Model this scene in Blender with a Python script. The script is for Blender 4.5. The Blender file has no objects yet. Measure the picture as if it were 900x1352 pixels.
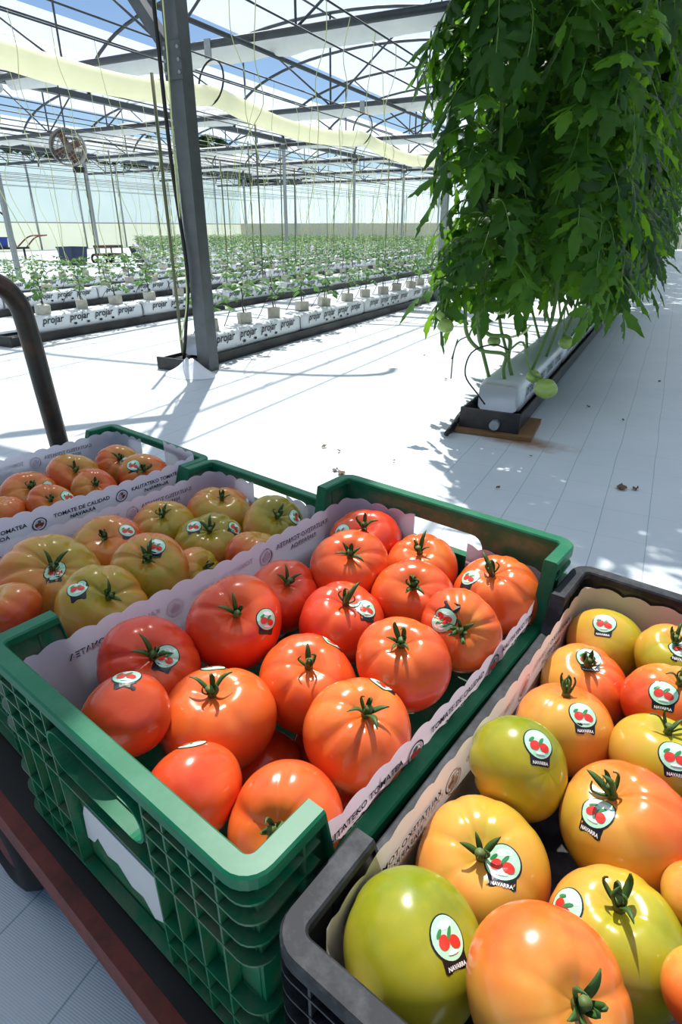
import bpy, math, random
import numpy as np
from mathutils import Vector, Matrix, noise
from mathutils.bvhtree import BVHTree
from mathutils.geometry import tessellate_polygon
random.seed(7)
S = bpy.context.scene
C = S.collection
# ------------------------------------------------------------------ camera
FPX, CXP, CYP, YH, CAMZ = 785.0, 450.0, 676.0, 301.0, 0.85
PITCH = math.atan2(CYP - YH, FPX)
YAW = math.atan2(450.0, math.hypot(FPX, CYP - YH))
cd = bpy.data.cameras.new('camera'); cam = bpy.data.objects.new('camera', cd); C.objects.link(cam)
cam.location = (0, 0, CAMZ); cam.rotation_euler = (math.pi / 2 - PITCH, 0, YAW)
cd.sensor_fit = 'VERTICAL'; cd.sensor_height = 36.0; cd.lens = FPX / 1352 * 36.0
cd.clip_start = 0.02; cd.clip_end = 800
S.camera = cam
CAM = Vector((0, 0, CAMZ))
fwd = Vector((-math.sin(YAW), math.cos(YAW), 0)); RT = Vector((math.cos(YAW), math.sin(YAW), 0)); UPV = Vector((0, 0, 1))
FW = math.cos(PITCH) * fwd - math.sin(PITCH) * UPV
UU = math.sin(PITCH) * fwd + math.cos(PITCH) * UPV
def ray(x, y): return FW + RT * ((x - CXP) / FPX) - UU * ((y - CYP) / FPX)
def at(x, y, z):                      # point of a pixel on the level z (world)
    d = ray(x, y); return CAM + d * ((z - CAMZ) / d.z)
def aty(x, y, Y):                     # point of a pixel on the plane Y
    d = ray(x, y); return CAM + d * (Y / d.y)
def depth(P): return (P - CAM).dot(FW)
def pix(P):
    q = P - CAM; z = q.dot(FW); return CXP + FPX * q.dot(RT) / z, CYP - FPX * q.dot(UU) / z
# ------------------------------------------------------------------ sky, sun, exposure
w = bpy.data.worlds.new('world'); S.world = w; w.use_nodes = True
nt = w.node_tree; bg = nt.nodes['Background']
sky = nt.nodes.new('ShaderNodeTexSky'); sky.sky_type = 'NISHITA'; sky.sun_disc = False
SUN_EL, SUN_DIR = math.radians(57), Vector((0.53, -0.85, 0)).normalized()
sky.sun_elevation = SUN_EL; sky.sun_rotation = math.atan2(-SUN_DIR.x, -SUN_DIR.y)
sky.altitude = 400; sky.air_density = 1.0; sky.dust_density = 0.2; sky.ozone_density = 4.0
nt.links.new(sky.outputs[0], bg.inputs[0]); bg.inputs[1].default_value = 0.095
sl = bpy.data.lights.new('sun', 'SUN'); so = bpy.data.objects.new('sun', sl); C.objects.link(so)
sl.energy = 7.4; sl.angle = math.radians(0.6); sl.color = (1, .965, .9)
so.rotation_euler = Vector((SUN_DIR.x * math.cos(SUN_EL), SUN_DIR.y * math.cos(SUN_EL), -math.sin(SUN_EL))).to_track_quat('-Z', 'Y').to_euler()
vs = S.view_settings; vs.view_transform = 'Standard'; vs.look = 'None'; vs.gamma = 1.0; vs.exposure = 0.2; vs.use_curve_mapping = False
S.cycles.max_bounces = 8; S.cycles.diffuse_bounces = 4; S.cycles.transmission_bounces = 6; S.cycles.transparent_max_bounces = 16
S.cycles.caustics_reflective = False; S.cycles.caustics_refractive = False; S.cycles.use_denoising = True
S.cycles.sample_clamp_indirect = 6.0
# ------------------------------------------------------------------ materials
def lin(c): return tuple(((v / 255) / 12.92 if v / 255 <= .04045 else ((v / 255 + .055) / 1.055) ** 2.4) for v in c)
class NT:
    def __init__(s, m): m.use_nodes = True; s.t = m.node_tree; s.b = s.t.nodes.get('Principled BSDF'); s.out = s.t.nodes['Material Output']
    def n(s, k, **kw):
        o = s.t.nodes.new('ShaderNode' + k)
        for a, v in kw.items(): setattr(o, a, v)
        return o
    def l(s, a, b): s.t.links.new(a, b)
    def math(s, op, a, b=None, c=None):
        o = s.n('Math', operation=op)
        for i, v in enumerate((a, b, c)):
            if v is None: continue
            if hasattr(v, 'links'): s.l(v, o.inputs[i])
            else: o.inputs[i].default_value = v
        return o.outputs[0]
    def mix(s, f, a, b, mode='MIX'):
        o = s.n('Mix', data_type='RGBA', blend_type=mode)
        for i, v in ((0, f), (6, a), (7, b)):
            if hasattr(v, 'links'): s.l(v, o.inputs[i])
            else: o.inputs[i].default_value = v if i == 0 else (*v, 1)
        return o.outputs[2]
    def noise(s, scale, detail=3, vec=None, rough=.55):
        o = s.n('TexNoise'); o.inputs['Scale'].default_value = scale; o.inputs['Detail'].default_value = detail; o.inputs['Roughness'].default_value = rough
        if vec is not None: s.l(vec, o.inputs['Vector'])
        return o.outputs[0]
    def ramp(s, f, stops, interp='LINEAR'):
        o = s.n('ValToRGB'); cr = o.color_ramp; cr.interpolation = interp
        while len(cr.elements) < len(stops): cr.elements.new(.5)
        for e, (p, c) in zip(cr.elements, stops): e.position = p; e.color = (*c, 1) if len(c) == 3 else c
        s.l(f, o.inputs[0]); return o.outputs[0]
    def bump(s, h, st, dist=.01):
        o = s.n('Bump'); o.inputs['Strength'].default_value = st; o.inputs['Distance'].default_value = dist
        s.l(h, o.inputs['Height']); s.l(o.outputs[0], s.b.inputs['Normal'])
M = {}
def mat(name, rgb, rough=.5, metal=0.0, var=.12, scale=12, bump=0, dirt=None, dirt_amt=.5, spec=.5, dirt_scale=None):
    m = bpy.data.materials.new(name); M[name] = m; k = NT(m); c = lin(rgb)
    tc = k.n('TexCoord').outputs['Object']
    nz = k.noise(scale, 4, tc)
    col = k.mix(nz, tuple(max(0, v * (1 - var * 1.6)) for v in c), tuple(min(1, v * (1 + var * 1.6)) for v in c))
    if dirt:
        nd = k.noise(dirt_scale or scale * .4, 6, tc, .7)
        f = k.math('MULTIPLY', k.ramp(nd, [(.45, (0, 0, 0)), (.68, (1, 1, 1))]), dirt_amt)
        col = k.mix(f, col, lin(dirt))
    k.l(col, k.b.inputs['Base Color'])
    k.b.inputs['Roughness'].default_value = rough; k.b.inputs['Metallic'].default_value = metal
    k.b.inputs['Specular IOR Level'].default_value = spec
    if bump: k.bump(nz, bump)
    return m
def sheet(name, rgb, trans, clear, rough=.5, var=.06, scale=6, tr=None, spec=.5):     # thin translucent film, leaf or paper
    m = bpy.data.materials.new(name); M[name] = m; k = NT(m); c = lin(rgb)
    tc = k.n('TexCoord').outputs['Object']
    nz = k.noise(scale, 4, tc)
    col = k.mix(nz, tuple(max(0, v * (1 - var * 2)) for v in c), tuple(min(1, v * (1 + var * 2)) for v in c))
    k.l(col, k.b.inputs['Base Color']); k.b.inputs['Roughness'].default_value = rough
    k.b.inputs['Specular IOR Level'].default_value = spec
    t = k.n('BsdfTranslucent')
    if tr: t.inputs[0].default_value = (*lin(tr), 1)
    else: k.l(col, t.inputs[0])
    mx = k.n('MixShader'); mx.inputs[0].default_value = trans; k.l(k.b.outputs[0], mx.inputs[1]); k.l(t.outputs[0], mx.inputs[2])
    last = mx.outputs[0]
    if clear:
        tp = k.n('BsdfTransparent'); m2 = k.n('MixShader'); m2.inputs[0].default_value = clear
        k.l(last, m2.inputs[1]); k.l(tp.outputs[0], m2.inputs[2]); last = m2.outputs[0]
    k.l(last, k.out.inputs[0]); return m
mat('steel', (96, 100, 102), .5, .55, .2, 14, .05)
mat('steel_dark', (70, 76, 82), .5, .4, .15, 10)
mat('galv', (150, 156, 158), .45, .5, .2, 30, .05)
sheet('gutter_white', (222, 226, 226), .45, 0, .5, .05, 5)
sheet('roof_film', (250, 251, 252), .92, .68, .4, .02, 1.5)
sheet('added_shade_cloth', (120, 124, 120), .3, .08, .6, .05, 8)
sheet('wall_film', (222, 240, 255), .7, .03, .4, .04, .6)
sheet('wall_film_low', (240, 246, 236), .7, .04, .4, .04, .6)
sheet('duct_film', (250, 250, 226), .6, 0, .4, .04, 3)
sheet('paper', (240, 237, 249), .34, 0, .5, .02, 20)
sheet('paper_cream', (240, 232, 226), .34, 0, .5, .02, 20)
mat('ink', (22, 24, 30), .6, 0, .05); mat('ghost_ink', (208, 203, 222), .6, 0, .05); mat('ink_red', (200, 60, 55), .6, 0, .05); mat('ink_green', (60, 120, 90), .6, 0, .05)
mat('ghost_emblem', (216, 206, 222), .6, 0, .05)
mat('st_black', (20, 22, 26), .35); mat('st_mint', (178, 226, 196), .3, 0, .04); mat('st_red', (214, 50, 40), .3); mat('st_green', (44, 130, 70), .3); mat('st_white', (240, 242, 240), .3, 0, .02)
mat('crate_green', (8, 106, 70), .34, 0, .12, 9, .02, (126, 112, 96), .55, .5, 22)
mat('crate_green_clean', (8, 104, 70), .42, 0, .08, 9, 0, (80, 136, 112), .25, .3, 30)
mat('crate_black', (22, 24, 28), .32, 0, .2, 14, .02, (120, 124, 128), .25, .5, 26)
mat('rim_black', (36, 39, 44), .6, 0, .2, 20, .03, (92, 96, 100), .5, .22, 26)
mat('rust_red', (116, 50, 40), .65, 0, .2, 20, .1, (50, 34, 32), .7, .4, 30)
mat('black_metal', (20, 20, 21), .55, .2, .2, 12)
mat('handle_paint', (44, 42, 40), .42, .4, .25, 20, .05, (100, 66, 46), .5, .5, 14)
mat('rubber', (24, 24, 25), .8, 0, .15, 30, .1)
mat('black_plastic', (20, 21, 23), .45, 0, .2, 12, .05, (84, 78, 70), .4)
mat('bag_white', (232, 236, 240), .38, 0, .03, 8, .15)
mat('rockwool', (196, 192, 178), .9, 0, .12, 40, .2, (120, 112, 90), .5, .3, 14)
mat('stem_green', (96, 128, 60), .5, 0, .15, 30); mat('stem_dark', (74, 86, 56), .6, 0, .2, 30)
mat('calyx', (58, 92, 36), .55, 0, .3, 60); mat('calyx_stub', (96, 112, 58), .6, 0, .25, 80)
sheet('leaf', (38, 76, 24), .42, 0, .5, .2, 9, (112, 168, 40), .3); sheet('leaf_b', (50, 92, 28), .48, 0, .5, .2, 9, (136, 190, 48), .3); sheet('leaf_dark', (28, 62, 24), .38, 0, .45, .2, 9, (92, 146, 36), .3)
sheet('seed_leaf', (88, 132, 66), .35, 0, .5, .12, 20)
mat('string', (206, 214, 150), .7, 0, .06); mat('hose', (18, 18, 20), .5, 0, .1)
mat('wood', (124, 92, 58), .75, 0, .2, 20, .1); mat('dry_leaf', (104, 82, 58), .85, 0, .25, 40)
mat('green_fruit', (142, 168, 84), .25, 0, .1, 14)
mat('blue_plastic', (28, 60, 150), .4); mat('navy', (32, 50, 84), .5); mat('brown_box', (86, 66, 56), .7)
mat('fan_grey', (140, 138, 134), .5, .2); mat('fan_blade', (120, 84, 72), .5)
mat('grass', (128, 138, 100), .9, 0, .25, .6); mat('tree_leaf', (60, 88, 44), .8, 0, .3, 1.2); mat('trunk', (84, 70, 56), .9)
mat('far_wall', (206, 206, 186), .7); mat('stake', (96, 102, 70), .7)
mat('scrap', (205, 205, 208), .7, 0, .05, 20, .1)
def floor_mat():
    m = bpy.data.materials.new('ground_cover'); M['ground_cover'] = m; k = NT(m)
    pos = k.n('NewGeometry').outputs['Position']
    sp = k.n('SeparateXYZ'); k.l(pos, sp.inputs[0]); X, Y = sp.outputs[0], sp.outputs[1]
    nz = k.noise(2.2, 5, pos); fine = k.noise(60, 3, pos)
    col = k.mix(nz, lin((188, 200, 205)), lin((212, 221, 225)))
    sm = k.noise(1.1, 8, pos, .75)
    col = k.mix(k.math('MULTIPLY', k.ramp(sm, [(.55, (0, 0, 0)), (.75, (1, 1, 1))]), .22), col, lin((168, 160, 148)))
    wob = k.math('MULTIPLY', k.math('SUBTRACT', k.noise(1.5, 2, pos), .5), .02)
    def lines(c, period, width, off=0.0):
        f = k.math('FRACT', k.math('DIVIDE', k.math('ADD', k.math('ADD', c, wob), 100 + off), period))
        return k.math('LESS_THAN', f, width / period)
    g = k.math('MAXIMUM', lines(X, .142, .0026, .02), 0.0)
    col = k.mix(k.math('MULTIPLY', g, .55), col, lin((70, 130, 118)))
    g2 = lines(Y, .21, .002, 0.05)
    col = k.mix(k.math('MULTIPLY', g2, .28), col, lin((90, 110, 110)))
    spk = k.noise(26, 2, pos)
    col = k.mix(k.math('MULTIPLY', k.math('GREATER_THAN', spk, .76), .45), col, lin((120, 108, 94)))
    # rusty damp stain beside the tray end
    dx = k.math('SUBTRACT', X, -.42); dy = k.math('SUBTRACT', Y, 2.57)
    r2 = k.math('ADD', k.math('POWER', k.math('DIVIDE', dx, .22), 2), k.math('POWER', k.math('DIVIDE', dy, .1), 2))
    st = k.math('MULTIPLY', k.math('SUBTRACT', 1.0, k.math('ADD', r2, k.math('MULTIPLY', k.math('SUBTRACT', k.noise(9, 4, pos), .5), 2.2))), .8)
    o = k.n('Clamp'); k.l(st, o.inputs[0])
    col = k.mix(o.outputs[0], col, lin((140, 104, 70)))
    k.l(col, k.b.inputs['Base Color']); k.b.inputs['Roughness'].default_value = .5
    wv = k.n('TexWave'); wv.inputs['Scale'].default_value = 110; wv.bands_direction = 'Y'; k.l(pos, wv.inputs['Vector'])
    h = k.math('ADD', k.math('MULTIPLY', wv.outputs[1], .04), k.math('ADD', k.math('MULTIPLY', fine, .05), k.math('MULTIPLY', k.noise(3.2, 3, pos), 1.6)))
    k.bump(h, .35, .02)
floor_mat()
def tomato_mat():
    m = bpy.data.materials.new('tomato_skin'); M['tomato_skin'] = m; k = NT(m)
    tc = k.n('TexCoord'); gen = tc.outputs['Generated']
    def prop(n): return k.n('Attribute', attribute_type='OBJECT', attribute_name=n).outputs['Fac']
    inf = k.n('ObjectInfo').outputs['Random']
    off = k.n('VectorMath', operation='ADD'); k.l(gen, off.inputs[0])
    cmb = k.n('CombineXYZ'); k.l(k.math('MULTIPLY', inf, 37.0), cmb.inputs[0]); k.l(k.math('MULTIPLY', inf, 91.0), cmb.inputs[1]); k.l(cmb.outputs[0], off.inputs[1])
    sp = k.n('SeparateXYZ'); k.l(gen, sp.inputs[0])
    mp = k.n('Mapping'); mp.inputs['Scale'].default_value = (1, 1, .25); k.l(off.outputs[0], mp.inputs[0])
    streak = k.noise(11, 3, mp.outputs[0]); broad = k.noise(2.2, 2, off.outputs[0]); speck = k.noise(70, 2, off.outputs[0])
    t = prop('ripe')
    t = k.math('ADD', t, k.math('MULTIPLY', k.math('SUBTRACT', broad, .5), .32))
    t = k.math('ADD', t, k.math('MULTIPLY', k.math('SUBTRACT', streak, .5), prop('streak')))
    t = k.math('ADD', t, k.math('MULTIPLY', k.math('SUBTRACT', sp.outputs[0], .5), prop('grad')))
    sh = k.math('POWER', k.math('MAXIMUM', sp.outputs[2], 0.0), 3.0)
    t = k.math('SUBTRACT', t, k.math('MULTIPLY', sh, prop('shoulder')))
    col = k.ramp(t, [(0.0, lin((122, 134, 26))), (.22, lin((176, 164, 40))), (.42, lin((216, 154, 66))), (.62, lin((226, 108, 44))), (.82, lin((216, 70, 36))), (1.0, lin((196, 40, 26)))])
    dull = prop('dull')
    col = k.mix(dull, col, lin((122, 66, 20)))
    col = k.mix(k.math('MULTIPLY', k.math('GREATER_THAN', speck, .7), .06), col, (1, .9, .6))
    k.l(col, k.b.inputs['Base Color']); k.b.inputs['Roughness'].default_value = .24
    k.b.inputs['Specular IOR Level'].default_value = .4
    k.b.inputs['Coat Weight'].default_value = .1; k.b.inputs['Coat Roughness'].default_value = .1
    k.b.inputs['Subsurface Weight'].default_value = .12; k.b.inputs['Subsurface Radius'].default_value = (1, .35, .15); k.b.inputs['Subsurface Scale'].default_value = .008
tomato_mat()
# ------------------------------------------------------------------ mesh helpers
class MB:
    def __init__(s): s.v = []; s.f = []; s.m = []
    def add(s, vs, fs, mi=0):
        o = len(s.v); s.v.extend(Vector(p) for p in vs)
        for q in fs: s.f.append(tuple(i + o for i in q)); s.m.append(mi)
        return s
    def box(s, c, d, mi=0, rot=None):
        c = Vector(c); h = [x / 2 for x in d]
        pts = [Vector((sx * h[0], sy * h[1], sz * h[2])) for sx in (-1, 1) for sy in (-1, 1) for sz in (-1, 1)]
        if rot is not None: pts = [rot @ p for p in pts]
        return s.add([p + c for p in pts], [(0, 1, 3, 2), (4, 6, 7, 5), (0, 4, 5, 1), (2, 3, 7, 6), (0, 2, 6, 4), (1, 5, 7, 3)], mi)
    def tube(s, path, r, n=8, mi=0, closed=False, cap=True):
        P = [Vector(p) for p in path]; k = len(P); rr = r if isinstance(r, (list, tuple)) else [r] * k
        prev = None; vs = []
        for i in range(k):
            if closed: t = P[(i + 1) % k] - P[i - 1]
            else: t = P[min(i + 1, k - 1)] - P[max(i - 1, 0)]
            t.normalize()
            if prev is None:
                a = Vector((0, 0, 1)) if abs(t.z) < .9 else Vector((1, 0, 0)); nn = t.cross(a).normalized()
            else:
                nn = prev - t * prev.dot(t)
                nn = nn.normalized() if nn.length > 1e-6 else t.orthogonal().normalized()
            prev = nn; b = t.cross(nn)
            for j in range(n):
                an = 2 * math.pi * j / n; vs.append(P[i] + (nn * math.cos(an) + b * math.sin(an)) * rr[i])
        fs = []
        for i in range(k if closed else k - 1):
            i2 = (i + 1) % k
            for j in range(n): fs.append((i * n + j, i * n + (j + 1) % n, i2 * n + (j + 1) % n, i2 * n + j))
        if cap and not closed: fs.append(tuple(reversed(range(n)))); fs.append(tuple((k - 1) * n + j for j in range(n)))
        return s.add(vs, fs, mi)
    def sweep(s, path, prof, mi=0, closed=False):       # profile (out, up) along a path, up is world z, out is to the path's right
        P = [Vector(p) for p in path]; k = len(P); n = len(prof); vs = []
        for i in range(k):
            a = P[i - 1] if (closed or i > 0) else P[0]; b = P[(i + 1) % k] if (closed or i < k - 1) else P[-1]
            t = b - a; t.z = 0; t.normalize(); sd = t.cross(UPV)
            for (o, u) in prof: vs.append(P[i] + sd * o + UPV * u)
        fs = []
        for i in range(k if closed else k - 1):
            i2 = (i + 1) % k
            for j in range(n): fs.append((i * n + j, i2 * n + j, i2 * n + (j + 1) % n, i * n + (j + 1) % n))
        if not closed: fs.append(tuple(range(n))); fs.append(tuple((k - 1) * n + j for j in reversed(range(n))))
        return s.add(vs, fs, mi)
    def plate(s, loops, fn, th, mi=0):                  # 2D outline (+holes) -> slab; fn(x, y, d) gives the 3D point
        flat = [p for l in loops for p in l]; n = len(flat)
        tri = tessellate_polygon([[Vector((x, y, 0)) for x, y in l] for l in loops])
        vs = [fn(x, y, 0) for x, y in flat] + [fn(x, y, th) for x, y in flat]
        fs = [tuple(t) for t in tri] + [tuple(i + n for i in reversed(t)) for t in tri]
        o = 0
        for l in loops:
            k = len(l)
            for i in range(k): a, b = o + i, o + (i + 1) % k; fs.append((a, b, b + n, a + n))
            o += k
        return s.add(vs, fs, mi)
    def grid(s, rows, mi=0, wrap=False):
        n = len(rows[0]); vs = [p for r in rows for p in r]; fs = []
        for i in range(len(rows) - 1):
            for j in range(n if wrap else n - 1):
                j2 = (j + 1) % n; fs.append((i * n + j, i * n + j2, (i + 1) * n + j2, (i + 1) * n + j))
        return s.add(vs, fs, mi)
    def lathe(s, prof, n=16, c=(0, 0, 0), mi=0):
        c = Vector(c); rows = [[c + Vector((r * math.cos(2 * math.pi * j / n), r * math.sin(2 * math.pi * j / n), z)) for j in range(n)] for r, z in prof]
        return s.grid(rows, mi, True)
    def merge(s, o, mx, mi=None):
        b = len(s.v); s.v.extend(mx @ p for p in o.v)
        for q, m_ in zip(o.f, o.m): s.f.append(tuple(i + b for i in q)); s.m.append(m_ if mi is None else mi)
        return s
    def mesh(s, name, mats, smooth=False):
        me = bpy.data.meshes.new(name); me.from_pydata([tuple(p) for p in s.v], [], s.f)
        for x in ([mats] if isinstance(mats, str) else mats): me.materials.append(M[x])
        me.polygons.foreach_set('material_index', s.m)
        if smooth: me.polygons.foreach_set('use_smooth', [True] * len(s.f))
        me.update(); return me
    def build(s, name, mats, parent=None, smooth=False): return link(name, s.mesh(name, mats, smooth), parent)
def link(name, data, parent=None, mx=None):
    o = bpy.data.objects.new(name, data); C.objects.link(o)
    if parent: o.parent = parent
    if mx is not None: o.matrix_basis = mx
    return o
def tag(o, label=None, cat=None, group=None, kind=None):
    if label: o['label'] = label
    if cat: o['category'] = cat
    if group: o['group'] = group
    if kind: o['kind'] = kind
    return o
def empty(name, loc=(0, 0, 0), rz=0.0):
    o = link(name, None); o.location = loc; o.rotation_euler = (0, 0, rz); o.empty_display_size = .1; return o
def recentre(o):                       # put a mesh object's origin at the base of its mesh
    c = o.data.vertices; n = len(c); a = np.empty(n * 3); c.foreach_get('co', a); a = a.reshape(-1, 3)
    p = Vector(((a[:, 0].min() + a[:, 0].max()) / 2, (a[:, 1].min() + a[:, 1].max()) / 2, a[:, 2].min()))
    o.data.transform(Matrix.Translation(-p)); o.location = p; return o
_tx = {}
def text2d(body, size, shear=0.0, bold=0.0):
    key = (body, size, shear, bold)
    if key not in _tx:
        cu = bpy.data.curves.new('t', 'FONT'); cu.body = body; cu.size = size; cu.shear = shear; cu.align_x = 'CENTER'; cu.resolution_u = 2; cu.offset = bold
        ob = bpy.data.objects.new('t', cu); C.objects.link(ob)
        dg = bpy.context.evaluated_depsgraph_get(); me = ob.evaluated_get(dg).to_mesh()
        _tx[key] = ([(v.co.x, v.co.y) for v in me.vertices], [tuple(p.vertices) for p in me.polygons])
        ob.evaluated_get(dg).to_mesh_clear(); bpy.data.objects.remove(ob); bpy.data.curves.remove(cu)
    return _tx[key]
def rring(hx, hy, r, k=5):             # rounded rectangle, counter-clockwise
    out = []
    for cx, cy, a0 in ((hx - r, -hy + r, -90), (hx - r, hy - r, 0), (-hx + r, hy - r, 90), (-hx + r, -hy + r, 180)):
        for i in range(k + 1):
            a = math.radians(a0 + 90 * i / k); out.append((cx + r * math.cos(a), cy + r * math.sin(a)))
    return out
# ------------------------------------------------------------------ setting: floor, outside, walls, roof
FY = [3.12 + 4.7 * i for i in range(-1, 7)]           # truss frames
XS = [-24.3, -19.0, -10.8, -2.62, 5.6]                # gutter lines
GZ, RISE = 3.05, 1.4
XW, YE = -24.3, 33.5
fl = MB(); fl.grid([[(x, y, 0) for x in np.linspace(-24.3, 5, 60)] for y in np.linspace(-3, YE, 70)])
tag(fl.build('floor', 'ground_cover'), kind='structure')
tag(MB().add([(-160, -60, -.12), (60, -60, -.12), (60, 160, -.12), (-160, 160, -.12)], [(0, 1, 2, 3)]).build('ground_outside', 'grass'), kind='structure')
# side wall: film panels between thin posts
wl = link('wall_left', None); tag(wl, kind='structure'); wl.location = (XW, 0, 0)
ys = [-3 + 2.433 * i for i in range(16)]
for a, b in zip(ys[:-1], ys[1:]):
    for z0, z1, mt in ((0, 1.05, 'wall_film_low'), (1.07, 3.45, 'wall_film')):
        rows = [[(.03 * math.sin(7 * y + 3 * z), y, z) for y in np.linspace(a + .01, b - .01, 6)] for z in np.linspace(z0, z1, 5)]
        MB().grid(rows).build('film_panel', mt, wl, True)
MB().tube([(0.04, -3, 1.06), (.04, YE, 1.06)], .02).build('rail', 'galv', wl)
MB().tube([(0.04, -3, 3.46), (.04, YE, 3.46)], .025).build('rail', 'galv', wl)
wpm = MB().tube([(.08, 0, 0), (.08, 0, 3.5)], .035, 8).mesh('wall_post', 'galv', True)
for i in range(1, 15): link('wall_post', wpm, wl, Matrix.Translation((0, -3 + 2.433 * i, 0)))
wb = link('wall_back', None); tag(wb, kind='structure'); wb.location = (0, YE, 0)
for i in range(12):
    x0 = XW + i * 2.44
    MB().grid([[(x, .02 * math.sin(5 * x), z) for x in np.linspace(x0 + .01, x0 + 2.43, 5)] for z in np.linspace(1.1, 3.1, 4)]).build('film_panel', 'wall_film', wb, True)
    MB().box((x0 + 1.22, 0, .55), (2.42, .06, 1.08)).build('kick_panel', 'far_wall', wb)
# roof film, one sheet per bay; a long strip stands open as a vent
ce = link('ceiling', None); tag(ce, kind='structure')
def arch(x0, x1, t):
    a = math.pi * t; c = math.cos(a); s_ = math.sin(a)
    return ((x0 + x1) / 2 - (x1 - x0) / 2 * (abs(c) ** .95) * (1 if c > 0 else -1), GZ + .1 + RISE * min(1, (x1 - x0) / 8) * s_ ** .9)
def t_of(x0, x1, x):
    lo, hi = 0.0, 1.0
    for _ in range(40):
        m_ = (lo + hi) / 2
        if arch(x0, x1, m_)[0] < x: lo = m_
        else: hi = m_
    return lo
VENT = (t_of(-10.8, -2.62, -9.95), t_of(-10.8, -2.62, -8.75))
for fi in range(len(FY) - 1):
    for si in range(len(XS) - 1):
        x0, x1 = XS[si], XS[si + 1]
        segs = [(.01, VENT[0]), (VENT[1], .99)] if si == 2 else [(.01, .99)]
        if si == 0: segs = [(.55, .99)]
        if si == 1: segs = [(.01, .16), (.27, .99)]
        if si == 3 and fi in (2, 3): segs = [(.01, .06), (.2, .99)]
        for t0, t1 in segs:
            rows = [[(arch(x0, x1, t)[0], y, arch(x0, x1, t)[1]) for y in (FY[fi] + .005, FY[fi + 1] - .005)] for t in np.linspace(t0, t1, 14)]
            MB().grid(rows).build('film_panel', 'roof_film', ce, True)
# unseen cloth on wires, added to keep direct sun off the low crates
MB().grid([[(x, y, 3.33 + .03 * math.sin(9 * y)) for x in np.linspace(-2.7, -1.36, 4)] for y in np.linspace(1.55, 2.75, 12)]).build('added_shade_cloth', 'added_shade_cloth', ce, True)
for y in (1.55, 2.75): MB().tube([(-2.75, y, 3.35), (5.4, y, 3.35)], .012, 6).build('shade_wire', 'steel_dark', ce)
# trusses and plain arches
ORD6 = ['first', 'second', 'third', 'fourth', 'fifth', 'sixth', 'seventh']; SPN = ['span by the film wall', 'span beyond the air duct', 'air duct span', 'span over tall tomato row']
def truss_meshes(W):
    r = {}
    r['arch_tube'] = [MB().tube([(arch(-W / 2, W / 2, t)[0], 0, arch(-W / 2, W / 2, t)[1] - .03) for t in np.linspace(0.01, .99, 29)], .03, 6).mesh('arch_tube', 'steel_dark', True)]
    r['chord_pipe'] = [MB().tube([(-W / 2 + .1, 0, GZ - .02), (W / 2 - .1, 0, GZ - .02)], .048, 8).mesh('chord_pipe', 'steel_dark', True)]
    def st(xa, t, rr):
        p = arch(-W / 2, W / 2, t); return MB().tube([(xa * W, 0, GZ), (p[0], 0, p[1] - .03)], rr, 6).mesh('strut', 'steel_dark', True)
    r['strut'] = [st(0, .5, .02), st(-.25, t_of(-W / 2, W / 2, -.25 * W), .016), st(.25, t_of(-W / 2, W / 2, .25 * W), .016), st(0, .36, .018), st(0, .64, .018), st(-.25, .18, .016), st(.25, .82, .016)]
    return r
for si in range(len(XS) - 1):
    x0, x1 = XS[si], XS[si + 1]; W = x1 - x0; tm = truss_meshes(W)
    for fi, y in enumerate(FY):
        if fi < 1 or (si == 3 and fi < 2): continue
        a = link('roof_truss', None); a.location = ((x0 + x1) / 2, y, 0)
        for nme, ms in tm.items():
            for q in ms: link(nme, q, a)
        tag(a, 'dark roof truss with struts, %s from thick post, %s' % (ORD6[fi - 1], SPN[si]), 'roof truss', 'roof trusses')
        if fi < len(FY) - 1:
            for dy in (2.35,):
                o = link('roof_arch', tm['arch_tube'][0]); o.location = ((x0 + x1) / 2, y + dy, 0)
                tag(o, 'plain dark curved roof arch between two trusses', 'roof arch', 'plain roof arches')
# rolled white screens beside the chords
for si in range(1, len(XS) - 1):
    x0, x1 = XS[si] + .2, XS[si + 1] - .2
    P = []
    scr = MB().tube([(x0 + (x1 - x0) * i / 24, .02 * math.sin(i * 1.3), -.05 * math.sin(math.pi * i / 24) + .012 * math.sin(i * 2.1)) for i in range(25)], [.125 + .012 * math.sin(i * 2.7) for i in range(25)], 10).mesh('rolled_screen', 'gutter_white', True)
    for fi, y in enumerate(FY):
        if fi < 2: continue
        o = link('rolled_screen', scr); o.location = (0, y + .5, GZ + .04); tag(o, 'white rolled up screen at the %s truss from thick post, %s' % (ORD6[fi - 1], SPN[si]), 'rolled screen', 'rolled white screens')
# gutters along the rows
for i, x in enumerate(XS[1:3]):
    g = link('gutter', None); g.location = (x, 0, GZ)
    MB().sweep([(0, 3.0, 0), (0, YE, 0)], [(-.09, .14), (-.075, .14), (-.06, .06), (.06, .06), (.075, .14), (.09, .14), (.07, .04), (-.07, .04)]).build('channel', 'steel_dark', g)
    tag(g, ['dark roof gutter on the post line near the film wall', 'dark roof gutter above the middle line of posts'][i], 'gutter')
# purlins along the rows
pur = MB().tube([(0, 3.2, 0), (0, YE - .3, 0)], .017, 6).mesh('purlin', 'steel_dark', True)
for si in range(len(XS) - 1):
    for t in (.2, .5, .8):
        x, z = arch(XS[si], XS[si + 1], t); o = link('purlin', pur); o.location = (x, 0, z - .075)
        tag(o, 'thin dark purlin pipe running under the roof film', 'pipe', 'roof purlins')
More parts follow.
